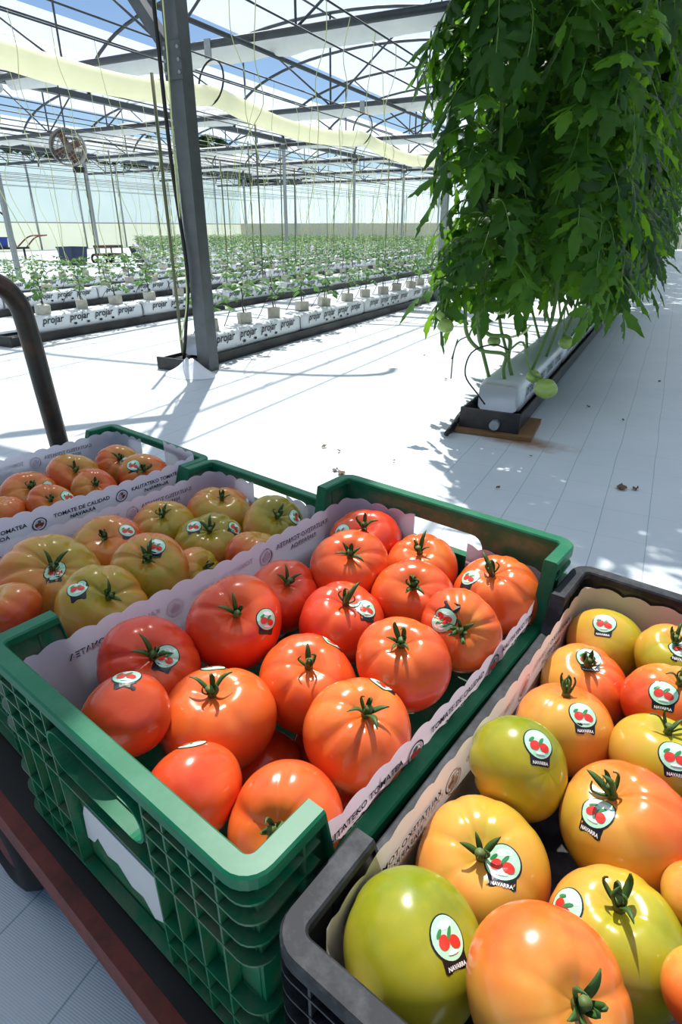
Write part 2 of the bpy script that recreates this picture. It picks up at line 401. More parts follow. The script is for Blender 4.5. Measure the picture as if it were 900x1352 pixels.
# long pipes along the rows
for x, z, r in ((-5.3, 2.93, .03), (-14.4, 2.93, .028)):
    o = recentre(MB().tube([(x, 3.2, z), (x, YE - .5, z)], r, 8).build('ceiling_pipe', 'steel_dark', None, True))
    tag(o, 'long straight dark pipe hung under the trusses along the rows', 'pipe', 'pipes along the rows')
# posts
pm = MB(); pm.box((0, 0, 1.5), (.075, .075, 3.0)); post_me = pm.mesh('post', 'galv')
cap_me = MB().box((0, 0, 2.98), (.2, .14, .1)).mesh('post_bracket', 'steel')
for y in FY[2:]:
    for x in (-2.62, -10.8, -19.0):
        p = link('greenhouse_post', post_me); p.location = (x, y, 0); link('post_bracket', cap_me, p)
        tag(p, 'slim galvanised steel post holding a gutter above the seedling rows', 'post', 'posts among the seedling rows')
PX, PY = -2.60, 3.12
mp = link('greenhouse_post', MB().box((0, 0, 1.5), (.095, .095, 3.0)).mesh('main_post', 'steel')); mp.location = (PX, PY, 0)
tag(mp, 'thick grey square steel post with diagonal brace at the front of seedling rows', 'post')
k = MB(); k.box((0, -.052, 1.66), (.12, .012, .17)); k.build('bracket_plate', 'steel', mp)
for dz in (-.055, 0, .055):
    for dx in (-.045, .045): MB().lathe([(0.001, 0), (.009, 0), (.009, .008), (.001, .008)], 6).build('bolt', 'galv', mp).matrix_basis = Matrix.Translation((dx, -.058, 1.66 + dz)) @ Matrix.Rotation(math.pi / 2, 4, 'X')
dirv = Vector((-.62, 0, .78)).normalized()
MB().box(Vector((-.03, 0, 1.68)) + dirv * .7, (.07, .06, 1.4), 0, dirv.to_track_quat('Z', 'Y').to_matrix()).build('diagonal_brace', 'steel', mp)
# white film heap round the foot of the post
rows = []; fc_ = at(252, 495, 0)
for i in range(14):
    row = []
    for j in range(18):
        x, y = -.19 + .38 * j / 17, -.13 + .26 * i / 13
        rr = math.hypot(x / .19, y / .13); h = .105 * max(0, 1 - rr) ** 1.1 * (1 + .25 * math.cos(3 * math.atan2(y, x) + .6)) + .012 * max(0, 1 - rr) * math.sin(22 * x + 9 * y)
        f_ = min(1, 1 / max(rr, 1e-3)); row.append((x * (f_ if rr > 1 else 1), y * (f_ if rr > 1 else 1), .002 + max(0, h)))
    rows.append(row)
o = MB().grid(rows).build('film_collar', 'bag_white', None, True); o.location = (fc_.x, fc_.y, 0)
tag(o, 'crumpled white plastic film gathered round the foot of thick post', 'plastic film')
# black hose and cord on the main post
hp = [(PX - .09, PY - .06, 2.6), (PX - .085, PY - .06, 1.9), (PX - .08, PY - .06, 1.2), (PX - .03, PY - .08, .62), (PX - .1, PY - .06, .3), (PX - .17, PY - .04, .06)]
def smooth_path(P, n=8):
    P = [Vector(p) for p in P]; Q = [P[0] * 2 - P[1]] + P + [P[-1] * 2 - P[-2]]; out = []
    for i in range(1, len(Q) - 2):
        for j in range(n):
            t = j / n; a, b, c, d = Q[i - 1], Q[i], Q[i + 1], Q[i + 2]
            out.append(.5 * ((2 * b) + (c - a) * t + (2 * a - 5 * b + 4 * c - d) * t * t + (3 * b - a - 3 * c + d) * t ** 3))
    out.append(P[-1]); return out
tag(recentre(MB().tube(smooth_path(hp), .011, 8).build('irrigation_hose', 'hose', None, True)), 'black hose running down beside the thick post into its tray', 'hose')
cp = [(PX + .0, PY - .07, 2.5), (PX - .02, PY - .07, 1.7), (PX - .05, PY - .07, 1.1), (PX - .04, PY - .09, .5), (PX - .12, PY - .1, .2)]
tag(recentre(MB().tube(smooth_path(cp), .004, 6).build('twine', 'string', None, True)), 'pale green twine loosely tied down the thick post', 'string')
tag(recentre(MB().tube([aty(200, 96, 3.5), aty(200, 96, 3.5) + (aty(226, 330, 3.5) - aty(200, 96, 3.5)) * (aty(200, 96, 3.5).z / (aty(200, 96, 3.5).z - aty(226, 330, 3.5).z))], .011, 6).build('cane', 'stake', None, True)), 'dark leaning plant cane behind the thick post', 'cane')
# ------------------------------------------------------------------ air duct, hangers, fan
DX = -5.97
dpath = [(DX + .02 * math.sin(math.pi * (y - 3.12) / 4.7) ** 2, y, 2.46 - .17 * math.sin(math.pi * ((y - 3.12) % 4.7) / 4.7)) for y in np.arange(3.22, 31, .235)]
d_ = MB().tube(dpath, [.122 + .005 * math.sin(i * .9) for i in range(len(dpath))], 16).build('air_duct', 'duct_film', None, True)
tag(recentre(d_), 'long pale yellow inflatable plastic air duct sagging under the gutters', 'air duct')
def hanger(c, r):
    c = Vector(c); h = empty('duct_hanger', c)
    MB().tube([(r * .85 * math.cos(a), .3 * r * math.sin(a), r * math.sin(a) * 1.1) for a in np.linspace(0, 2 * math.pi, 28, endpoint=False)], .012, 6, 0, True).build('loop', 'hose', h, True)
    MB().box((-.05 * r, 0, r * 1.1 + (GZ - c.z - r) / 2), (.1, .02, max(.2, GZ - c.z - r))).build('strap', 'galv', h)
    tag(h, 'black ring loop on a flat grey strap holding up the air duct', 'hanger', 'duct hangers')
for y in (7.765, 12.465): hanger((DX, y, 2.46 - .12 + .264), .24)
fc = aty(90, 195, 7.75); fan = empty('circulation_fan', fc, math.radians(38)); tag(fan, 'round grey circulation fan hanging high above the seedlings', 'fan')
MB().lathe([(.25, -.1), (.262, -.1), (.262, .1), (.25, .1)], 28).build('shroud', 'fan_grey', fan, True).matrix_basis = Matrix.Rotation(math.pi / 2, 4, 'X')
for q in (-.1, .1):
    gm = MB()
    for rr in (.07, .13, .19, .245): gm.tube([(rr * math.cos(a), q, rr * math.sin(a)) for a in np.linspace(0, 2 * math.pi, 24, endpoint=False)], .004, 4, 0, True)
    for a in np.linspace(0, 2 * math.pi, 12, endpoint=False): gm.tube([(0, q * 1.2, 0), (.25 * math.cos(a), q, .25 * math.sin(a))], .0035, 4)
    gm.build('guard', 'fan_grey', fan)
for i in range(4):
    a = i * math.pi / 2 + .4
    MB().box((.12 * math.cos(a), 0, .12 * math.sin(a)), (.2, .012, .1), 0, Matrix.Rotation(-a, 3, 'Y') @ Matrix.Rotation(.5, 3, 'X')).build('blade', 'fan_blade', fan)
MB().lathe([(.001, -.16), (.06, -.16), (.07, 0), (.05, .07), (.001, .08)], 14).build('motor', 'fan_grey', fan, True).matrix_basis = Matrix.Rotation(math.pi / 2, 4, 'X')
MB().box((.1, .05, -.3), (.17, .1, .08)).build('junction_box', 'black_plastic', fan)
MB().tube([(0, 0, .26), (0, 0, GZ - fc.z)], .012, 6).build('hanger_rod', 'steel_dark', fan)
# ------------------------------------------------------------------ grow bag rows
ORD = ['first', 'second', 'third', 'fourth', 'fifth', 'sixth', 'seventh', 'eighth', 'ninth', 'tenth', 'eleventh', 'twelfth', 'thirteenth']
ROWX = [-2.79, -4.62, -6.3, -7.95, -9.6, -11.25, -12.9, -14.55, -16.2, -17.85, -19.5, -21.15, -22.8]
BL, BW, BH, TZ = 1.24, .2, .15, .05
def bag_mesh(seed):
    rnd = random.Random(seed); rows = []; n = 20
    for i, s_ in enumerate([0, .03, .06, .2, .4, .6, .8, .94, .97, 1]):
        e = 1 if 0 < i < 9 else .55
        if i in (1, 8): e = .9
        row = []
        for j in range(n):
            a = 2 * math.pi * j / n; c, s2 = math.cos(a), math.sin(a)
            x = math.copysign(abs(c) ** .32, c) * BW / 2 * (1 + .02 * rnd.uniform(-1, 1)) ; z = BH / 2 + math.copysign(abs(s2) ** .38, s2) * BH / 2 * (.6 + .4 * e) * (1 + .03 * rnd.uniform(-1, 1))
            row.append((x * (.8 + .2 * e), (s_ - .5) * BL, z))
        rows.append(row)
    m_ = MB().grid(rows, 0, True); m_.f.append(tuple(range(n))); m_.m.append(0); b = 9 * n; m_.f.append(tuple(b + j for j in reversed(range(n)))); m_.m.append(0)
    return m_.mesh('bag_sleeve', 'bag_white', True)
bags = [bag_mesh(i) for i in range(4)]
pv, pf = text2d('projar', .082, .25, .001)
word_me = MB().add([(BW / 2 + .006, x, z) for x, z in pv], pf).mesh('printed_word', 'ink')
dash_me = MB().add([(BW / 2 + .005, dx, z) for dx, z in ((0, -.045), (.03, -.045), (.03, -.028), (0, -.028))], [(0, 1, 2, 3)]).mesh('printed_mark', 'ink')
SEEDS = []
nb = 0
for ri, rx in enumerate(ROWX):
    y0 = 3.22 if ri == 0 else (3.28 if ri == 1 else (max(3.0, -rx / 1.41 - 1.5) if ri < 4 else -rx * .97 + .7)); y1 = min(YE - 1, -rx / .36 + 2)
    n = int((y1 - y0) / (BL + .02)); 
    tr = MB(); tr.sweep([(rx, y0 - .22, 0), (rx, y0 + n * (BL + .02) + .1, 0)], [(-.13, .07), (-.122, .07), (-.118, .049), (.118, .049), (.122, .07), (.13, .07), (.122, .0), (-.122, .0)])
    t = recentre(tr.build('drain_tray', 'black_plastic')); 
    nm = ['under the row of bags beside the thick post', 'under the second row of bags beyond the thick post'][ri] if ri < 2 else None
    if ri == 0: e_ = MB().box((-.0, -.0, 0), (.27, .02, .08)); 
    tag(t, 'long black drain tray ' + (nm or 'under the %s row of grow bags counted from the thick post' % ORD[ri]), 'tray', 'long black drain trays')
    if ri < 2:
        MB().box((0, -(n * (BL + .02) + .32) / 2, .04), (.27, .015, .08)).build('end_cap', 'black_plastic', t)
    for b in range(n):
        yc = y0 + BL / 2 + b * (BL + .02)
        o = link('grow_bag', bags[(b + ri) % 4]); o.location = (rx, yc, TZ); o.rotation_euler = (0, 0, random.uniform(-.012, .012)); nb += 1
        if ri < 5:
            for q in (-.42, -.14, .14, .42):
                link('printed_word', word_me, o, Matrix.Translation((0, q * BL * .78, BH * .55)))
            for q in range(4): link('printed_mark', dash_me, o, Matrix.Translation((0, .14 * q - .2, BH * .6)))
        lab = ('white lettered grow bag in the seedling row beside the thick post', 'grow bags beside the thick post') if ri == 0 else (('white lettered grow bag in the second seedling row beyond the thick post', 'grow bags of the second row') if ri == 1 else ('white grow bag in the %s seedling row counted from the thick post' % ORD[ri], 'grow bags of the %s row' % ORD[ri]))
        tag(o, lab[0], 'grow bag', lab[1])
        for q in (-.33, 0, .33):
            SEEDS.append((rx + random.uniform(-.02, .02), yc + q * BL + random.uniform(-.03, .03), BH + TZ - .001, ri))
# film joints ------------------------------------------------------- seedlings
def leaflet(L_, W_, rnd, lobes=True, seg=4):
    m_ = MB(); mid = []; le = []; ri_ = []; bend = rnd.uniform(-.25, .25)
    prof = {2: [0, 1, 0], 4: [.0, .75, 1.0, .62, 0.0], 6: [.05, .85, .6, 1.0, .58, .62, 0], 8: [.06, .72, .6, 1.0, .7, .74, .42, .3, 0]}[seg]
    for i in range(seg + 1):
        t = i / seg; y = L_ * t; z = -.25 * L_ * t * t; wv = W_ * prof[i] * (1 if not lobes else rnd.uniform(.8, 1.15))
        bx_ = bend * t * t * L_; mid.append((bx_, y, z)); up_ = .06 * L_ if i % 2 and i < seg - 1 else -.02 * L_; cz = -wv * rnd.uniform(.1, .7); wr = wv * rnd.uniform(.8, 1.15); le.append((bx_ - wv, y + up_, z + cz)); ri_.append((bx_ + wr, y + up_ * .8, z - wr * rnd.uniform(.1, .7)))
    m_.grid([[le[i], mid[i], ri_[i]] for i in range(seg + 1)])
    return m_
def compound_leaf(L_, seed, pairs=3, width=.3, seg=4, droop=.5, mats=1):
    rnd = random.Random(seed); m_ = MB(); P = []
    for i in range(7):
        t = i / 6; P.append(Vector((0.02 * L_ * math.sin(3 * t + seed), L_ * .72 * t * (1 - .12 * droop * t), L_ * (.22 * t - droop * .75 * t * t))))
    m_.tube(P, [L_ * .011 * (1 - .6 * i / 6) for i in range(7)], 4, 1, False, False)
    def put(t, ang, l):
        i = min(5, int(t * 6)); p = P[i].lerp(P[i + 1], t * 6 - i); d = (P[i + 1] - P[i]).normalized()
        el = math.atan2(d.z, d.y)
        mx = Matrix.Translation(p) @ Matrix.Rotation(el * .8 - .1, 4, 'X') @ Matrix.Rotation(ang, 4, 'Z') @ Matrix.Rotation(rnd.uniform(-.35, .35), 4, 'Y') @ Matrix.Rotation(rnd.uniform(-.45, .15), 4, 'X')
        m_.merge(leaflet(l, l * width * rnd.uniform(.85, 1.2), rnd, True, seg), mx, 0)
    put(.98, rnd.uniform(-.2, .2), L_ * .44)
    for k_ in range(pairs):
        t = .3 + .62 * k_ / max(1, pairs - 1) * .9
        for sg in (-1, 1): put(t + rnd.uniform(-.03, .03), sg * rnd.uniform(.95, 1.35), L_ * rnd.uniform(.3, .42) * (1.05 - .25 * abs(t - .6)))
    return m_
# seedling prototypes
def seedling_stem(seed):
    rnd = random.Random(seed); P = [Vector((0, 0, .06))]
    for i in range(1, 5): P.append(Vector((rnd.uniform(-.015, .015) * i * .6, rnd.uniform(-.015, .015) * i * .6, .06 + .055 * i)))
    return P
SP = []
for s_ in range(5):
    rnd = random.Random(s_ + 40); P = seedling_stem(s_); lv = []
    for j in range(9):
        t = .35 + .65 * j / 8; i = min(3, int(t * 4)); p = P[i].lerp(P[i + 1], t * 4 - i)
        az = j * 2.4 + rnd.uniform(-.3, .3); l = rnd.uniform(.16, .225) * (1.1 - .35 * t)
        lv.append((compound_leaf(l, s_ * 10 + j, 2, .34, 2, .55), Matrix.Translation(p) @ Matrix.Rotation(az, 4, 'Z') @ Matrix.Rotation(rnd.uniform(.4, .95), 4, 'X')))
    st = MB().tube(P, [.0055, .005, .0045, .004, .003], 5)
    fo = MB()
    for a, b in lv: fo.merge(a, b)
    SP.append(dict(stem=st, fol=fo, leaves=[(a.mesh('leaf', ['seed_leaf', 'stem_green']), b) for a, b in lv], stem_me=st.mesh('stem', 'stem_dark', True), fol_me=fo.mesh('foliage', ['seed_leaf', 'stem_green'])))
blk = MB(); blk.plate([rring(.04, .04, .006, 2)], lambda x, y, d: (x, y, d), .065)
blk_me = blk.mesh('rockwool_block', 'rockwool')
SEEDS.sort(key=lambda q: math.hypot(q[0], q[1]))
rest = MB()
tubeme = []
for s_ in range(3):
    rnd = random.Random(s_ + 900)
    tubeme.append(MB().tube(smooth_path([(.02, 0, .07), (.03, -.05, .14), (.02, -.13, .13), (.0, -.19, .04), (-.02, -.2, 0)], 5), .0028, 5).mesh('drip_tube', 'hose', True))
for i, (x, y, z, ri) in enumerate(SEEDS):
    sp = SP[i % 5]; rz = random.uniform(0, 6.28); sc = random.uniform(.9, 1.2)
    if i < 290:
        o = link('tomato_seedling', sp['stem_me']); o.location = (x, y, z); o.rotation_euler = (random.uniform(-.1, .1), random.uniform(-.1, .1), rz); o.scale = (sc,) * 3
        link('rockwool_block', blk_me, o, Matrix.Scale(1.15 / sc, 4))
        if i < 34:
            for me, mx in sp['leaves']: link('leaf', me, o, mx)
            link('drip_tube', tubeme[i % 3], o, Matrix.Rotation(-rz, 4, 'Z'))
        else: link('foliage', sp['fol_me'], o)['kind'] = 'stuff'
        lab = ('young tomato seedling in pale block on the bag row beside the thick post', 'seedlings beside the thick post') if ri == 0 else (('young tomato seedling in pale block on the second bag row beyond the thick post', 'seedlings of the second row') if ri == 1 else ('young tomato seedling on the %s bag row counted from the thick post' % ORD[ri], 'seedlings of the %s row' % ORD[ri]))
        tag(o, lab[0], 'seedling', lab[1])
    else:
        mx = Matrix.Translation((x, y, z)) @ Matrix.Rotation(rz, 4, 'Z') @ Matrix.Scale(sc, 4)
        rest.merge(sp['stem'], mx, 1); rest.merge(sp['fol'], mx, 0); rest.merge(blk, mx, 2)
o = rest.build('seedling_rows', ['seed_leaf', 'stem_dark', 'rockwool']); tag(o, 'dense far rows of small tomato seedlings before the film wall', 'seedlings', None, 'stuff')
# crop wires and strings
for ri, rx in enumerate(ROWX):
    for dx in ((-.45, -.2) if ri == 2 else (-.25, .25)):
        ws = MB().tube([(rx + dx, max(3, -rx / 1.41 - 3), 2.3 + .03 * (ri % 3)), (rx + dx, YE - .5, 2.3 + .03 * (ri % 3))], .008, 5)
        tag(recentre(ws.build('crop_wire', 'steel_dark', None, True)), 'thin dark crop wire stretched above the %s seedling row from the thick post' % ORD[ri], 'wire', 'crop wires over the %s row' % ORD[ri])
strs = {}
def string_mesh(ri, sd, v_):            # from the crop wire down to a seedling, slack
    key = (ri == 2, ri % 3, sd, v_)
    if key not in strs:
        rnd = random.Random(v_ + 70); top = (-.45, -.2)[sd] if ri == 2 else (-.25, .25)[sd]; H = 2.3 + .03 * (ri % 3) - (BH + TZ + .2)
        P = [(top, 0, H + .012)] + [(top * (1 - i / 8) + rnd.uniform(-.05, .05), rnd.uniform(-.08, .08), H * (1 - i / 8)) for i in range(1, 8)] + [(0, 0, 0)]
        strs[key] = MB().tube(smooth_path(P, 4), .0035, 4).mesh('support_string', 'string', True)
    return strs[key]
ns = 0
for i, (x, y, z, ri) in enumerate(SEEDS):
    if ri > 7 or ns > 230 or random.random() < .27: continue
    o = link('support_string', string_mesh(ri, i % 2, i % 3)); o.location = (ROWX[ri], y, BH + TZ + .2); ns += 1
    tag(o, 'pale green support string hanging over the %s seedling row from the thick post' % ORD[ri], 'string', 'support strings over the %s row' % ORD[ri])
for i in range(26):   # loose stakes
    x = random.choice(ROWX[2:9]); y = random.uniform(-x / 1.2, -x / .4)
    o = recentre(MB().tube([(x + .34, y, 0), (x + .34 + random.uniform(-.05, .05), y, random.uniform(1.9, 2.35))], .012, 5).build('cane', 'stake', None, True))
    tag(o, 'thin upright plant cane standing in a farther seedling row', 'cane', 'canes in the farther rows')
# ------------------------------------------------------------------ bins and carts at the back, trees outside
def tub(name, c, sx, sy, h, mt, label, cat, taper=.85):
    r = empty(name, c); rows = []
    outer = lambda s_: rring(sx / 2 * s_, sy / 2 * s_, .06)
    m_ = MB().grid([[(x, y, z) for x, y in outer(s_)] for s_, z in ((taper, 0), (1, h), (1.04, h), (1.04, h - .03), (1.0, h - .03))], 0, True)
    m_.build('shell', mt, r)
    MB().grid([[(x, y, z) for x, y in outer(s_)] for s_, z in ((.97, h), (taper * .97, .02))], 0, True).build('inner', mt, r)
    MB().plate([outer(taper * .97)], lambda x, y, d: (x, y, .01 + d), .02).build('base', mt, r)
    tag(r, label, cat); return r
bb = at(98, 346, 0.0); tub('plastic_bin', (-13.72, bb.y * 13.72 / -bb.x, .0), .62, .5, .42, 'navy', 'dark blue plastic bin standing among the seedling rows', 'bin')
bc = at(146, 347, 0.0); r = empty('picking_trolley', (-13.72, bc.y * 13.72 / -bc.x, 0), math.pi / 2); tag(r, 'low brown picking trolley with black wheels beside the blue bin', 'trolley')
MB().box((0, 0, .2), (.7, .5, .05)).build('deck', 'brown_box', r); MB().box((0, 0, .4), (.62, .45, .06)).build('seat_board', 'brown_box', r)
for sx in (-.28, .28):
    for sy in (-.2, .2):
        MB().tube([(sx, sy, .2), (sx, sy, .4)], .02, 6).build('leg', 'black_metal', r)
        MB().tube([(sx + .1 * math.cos(a), sy * 1.3, .1 + .1 * math.sin(a)) for a in np.linspace(0, 2 * math.pi, 16, endpoint=False)], .03, 6, 0, True).build('wheel', 'rubber', r)
lc = at(4, 352, 0.0); lc = Vector((-17.02, lc.y * 17.02 / -lc.x, 0)); r = empty('harvest_cart', lc, math.pi / 2); tag(r, 'black harvest cart with tall hooked handle carrying a blue crate', 'cart')
MB().box((0, 0, .33), (1.5, .6, .05)).build('deck', 'black_metal', r)
for sx in (-.6, .6):
    for sy in (-.25, .25): MB().tube([(sx, sy, .33), (sx, sy, .0)], .03, 6).build('leg', 'black_metal', r)
MB().tube(smooth_path([(.55, 0, .35), (.42, 0, 1.1), (.1, 0, 1.3), (-.15, 0, 1.25)]), .025, 6).build('handle', 'black_metal', r)
MB().tube(smooth_path([(.75, .2, .35), (1.2, .2, .62), (1.75, .2, .65)]), .02, 6).build('handle', 'rust_red', r)
MB().tube(smooth_path([(.75, -.2, .35), (1.1, -.2, .6), (1.5, -.2, .66)]), .02, 6).build('handle', 'rust_red', r)
tub('blue_crate', (lc.x, lc.y - .2, .36), .45, .8, .26, 'blue_plastic', 'bright blue plastic crate on the black harvest cart', 'crate', .95)
def far_tree(c, h, wd, seed):
    rnd = random.Random(seed); r = empty('tree', c); tag(r, 'leafy dark green tree outside beyond the film wall', 'tree', 'trees outside the film wall')
    MB().tube([(0, 0, 0), (.1, 0, h * .6)], [.25, .12], 8).build('trunk', 'trunk', r)
    m_ = MB()
    for i in range(420):
        d = Vector((rnd.gauss(0, 1), rnd.gauss(0, 1), rnd.gauss(0, 1))).normalized() * rnd.random() ** .4
        p = Vector((d.x * wd, d.y * wd, h * .62 + d.z * h * .36)); q = Matrix.Translation(p) @ Matrix.Rotation(rnd.uniform(0, 6), 4, 'Z') @ Matrix.Rotation(rnd.uniform(0, 3), 4, 'X')
        s_ = rnd.uniform(.4, .85); m_.merge(MB().add([(-s_, 0, 0), (0, -s_ * .6, .1), (s_, 0, 0), (0, s_ * .6, .15)], [(0, 1, 2, 3)]), q)
    m_.build('crown', 'tree_leaf', r)['kind'] = 'stuff'
for i in range(11):
    y = 8 + i * 9.4; far_tree((-50 - (i * 37 % 13), y, -.1), 8.6 + (i * 53 % 10) * .3, 4.3, i)
tag(recentre(MB().grid([[(-120 - 40 * t, y, -.1 + (9 + 5 * math.sin(y * .03)) * math.sin(math.pi * t) ** .7) for t in np.linspace(0, 1, 8)] for y in np.linspace(-20, 260, 30)]).build('hill', 'tree_leaf', None, True)), kind='structure')
# ------------------------------------------------------------------ tall tomato row on its bags
HX = -.6
tr = MB(); tr.sweep([(HX, 2.62, 0.02), (HX, 31.5, 0.02)], [(-.135, .085), (-.128, .085), (-.12, .04), (.12, .04), (.128, .085), (.135, .085), (.127, .0), (-.127, .0)])
t = recentre(tr.build('drain_tray', 'black_plastic')); tag(t, 'black drain tray under the tall leafy tomato row', 'tray')
yl = t.location
MB().box((0, 2.62 - yl.y, .045), (.27, .016, .09)).build('end_cap', 'black_plastic', t)
MB().lathe([(.001, 0), (.022, 0), (.022, .03), (.001, .03)], 14).build('drain_plug', 'galv', t).matrix_basis = Matrix.Translation((.03, 2.612 - yl.y, .035)) @ Matrix.Rotation(math.pi / 2, 4, 'X')
o = link('wooden_board', MB().box((0, 0, .01), (.34, .32, .02)).mesh('wooden_board', 'wood')); o.location = (HX + .02, 2.74, .001); o.rotation_euler = (0, 0, .05)
tag(o, 'small brown wooden board under the end of the tomato row tray', 'board')
for b in range(22):
    o = link('grow_bag', bags[b % 4]); o.location = (HX, 2.74 + BL / 2 + b * (BL + .02), .061)
    if b < 3:
        for q in (-.42, -.14, .14, .42): link('printed_word', word_me, o, Matrix.Translation((0, q * BL * .78, BH * .5)))
    tag(o, 'white grow bag feeding the tall leafy tomato row', 'grow bag', 'grow bags under the tall tomato row')
hs = recentre(MB().tube(smooth_path([at(589, 573, .02), at(603, 556, .035), at(616, 540, .05), at(607, 548, .02), at(594, 569, .012)], 6), .012, 8).build('hose_end', 'hose', None, True))
tag(hs, 'short black folded hose end lying beside the tray of tomato row', 'hose')
LM = ['leaf', 'leaf_b', 'leaf_dark']
big = []; low = []
for s_ in range(12):
    a = compound_leaf(.36, s_ + 200, 3, .25, 8, .5 + .5 * (s_ % 4) / 3); big.append((a, [a.mesh('leaf', [m_, 'stem_green'], True) for m_ in LM]))
    low.append(compound_leaf(.44, s_ + 300, 2, .36, 2, .8))
n_leaf = 0
ycur = []
plants = [(HX + (-.16 if i % 2 == 0 else .16), 2.86 + .21 * i, i) for i in range(26)]
def leaf_mx(rnd, x, y, i, z, near_end, inner):
    az = rnd.uniform(0, 2 * math.pi)
    side = -1 if i % 2 == 0 else 1
    if rnd.random() < .62: az = (math.pi / 2 if side < 0 else -math.pi / 2) + rnd.uniform(-.95, .95)
    if near_end and rnd.random() < .5: az = math.pi + rnd.uniform(-1.1, 1.1)
    tilt = rnd.uniform(-.55, .35)
    off = Matrix.Rotation(az, 4, 'Z') @ Vector((0, rnd.uniform(.0, .1) if inner else rnd.uniform(.02, .14), 0))
    return Matrix.Translation((off.x, off.y, z)) @ Matrix.Rotation(az, 4, 'Z') @ Matrix.Rotation(tilt, 4, 'X') @ Matrix.Rotation(rnd.uniform(-.3, .3), 4, 'Y') @ Matrix.Scale(rnd.uniform(.66, 1.0) if near_end else rnd.uniform(.72, 1.1), 4)
for x, y, i in plants:
    rnd = random.Random(i + 500)
    P = [Vector((rnd.uniform(-.05, .05), rnd.uniform(-.05, .05), .17 + 2.55 * k_ / 9)) for k_ in range(10)]; P[0] = Vector((-(x - HX) * .6, 0, .16))
    pl = link('tomato_plant', MB().tube(smooth_path(P, 3), .0085, 6).mesh('vine_stem', 'stem_green', True)); pl.location = (x, y, 0)
    lab = ('tall leafy tomato plant with green fruit at the open end of its row', None) if i == 0 else ('tall dark green tomato plant within the dense leafy row', 'tomato plants in the tall row')
    tag(pl, lab[0], 'tomato plant', lab[1])
    zlo = lambda: .6 + 2.1 * rnd.random() ** 1.0
    if i < 10:
        for q in range(30):
            me = big[rnd.randrange(12)][1][rnd.choice((0, 0, 1, 2, 2))]; z = .6 + 1.6 * (q + rnd.random()) / 30
            link('leaf', me, pl, leaf_mx(rnd, x, y, i, z, i < 3, False)); n_leaf += 1
    fo = MB()
    for q in range(95 if i < 10 else 105):
        fo.merge(big[rnd.randrange(12)][0], leaf_mx(rnd, x, y, i, zlo(), i < 3, i < 10))
    fo.build('foliage', [LM[i % 3], 'stem_green'], pl, True)['kind'] = 'stuff'
far = MB(); rnd = random.Random(77)
for i in range(60):
    y = 8.3 + .38 * i
    for q in range(34):
        far.merge(low[rnd.randrange(12)], Matrix.Translation((HX + (-.16 if i % 2 else .16), y + rnd.uniform(-.1, .1), 0)) @ leaf_mx(rnd, 0, 0, i, .8 + 1.9 * rnd.random(), False, False))
tag(far.build('tomato_row_foliage', ['leaf_dark', 'stem_green']), 'dense dark foliage where the tall tomato row runs into the distance', 'foliage', None, 'stuff')
P0 = bpy.data.objects['tomato_plant']
def fruit(px, py, Y, r, parent, mt='green_fruit'):
    c = aty(px, py, Y)
    m_ = MB(); rows = []
    for i in range(13):
        th = math.pi * i / 12; rr = math.sin(th); z = .82 * math.cos(th) - (.16 * math.exp(-(rr / .3) ** 2) if th < 1.5 else 0)
        rows.append([(r * rr * (1 + .05 * math.cos(5 * a)) * math.cos(a), r * rr * (1 + .05 * math.cos(5 * a)) * math.sin(a), r * z) for a in np.linspace(0, 2 * math.pi, 20, endpoint=False)])
    m_.grid(rows, 0, True); o = m_.build('green_tomato', mt, parent, True); o.location = c - parent.location; o.rotation_euler = (.3, .2, 0); return o
for q in ((588, 430, 2.66, .036), (584, 416, 2.7, .028), (661, 405, 2.95, .042), (704, 497, 2.75, .032), (720, 513, 2.68, .05), (747, 452, 3.0, .035), (796, 383, 3.6, .04), (646, 330, 2.8, .034), (818, 296, 3.3, .036), (652, 450, 2.85, .03)): fruit(*q, P0)
def vine(pts, Y, r, mt='stem_green', n='bare_stem', parent=P0, end=()):
    P = [aty(a, b, Y) - parent.location for a, b in pts] + [Vector(q) - parent.location for q in end]; MB().tube(smooth_path(P, 5), r, 6).build(n, mt, parent, True)
vine([(636, 385), (634, 425), (646, 442), (672, 446)], 2.74, .0095, end=[(-.6, 2.86, .3), (-.585, 2.93, .2)])
vine([(614, 402), (616, 440), (634, 462), (666, 468)], 2.7, .0085, end=[(-.6, 2.78, .27), (-.6, 2.84, .2)])
vine([(604, 448), (598, 470), (595, 500)], 2.7, .003, 'stem_dark'); vine([(617, 444), (604, 452), (596, 474)], 2.7, .003, 'stem_dark')
vine([(672, 446), (690, 440), (700, 430)], 2.74, .005, 'string'); vine([(634, 425), (622, 436), (618, 450)], 2.74, .004)
vine([(668, 466), (690, 452), (700, 490), (716, 500)], 2.72, .005)
vine([(640, 534), (630, 520), (614, 495), (622, 466), (650, 455), (672, 462)], 2.66, .0035, 'hose', 'drip_tube')
vine([(747, 444), (744, 424), (748, 396)], 3.0, .003); vine([(587, 422), (588, 404), (596, 380)], 2.68, .003)
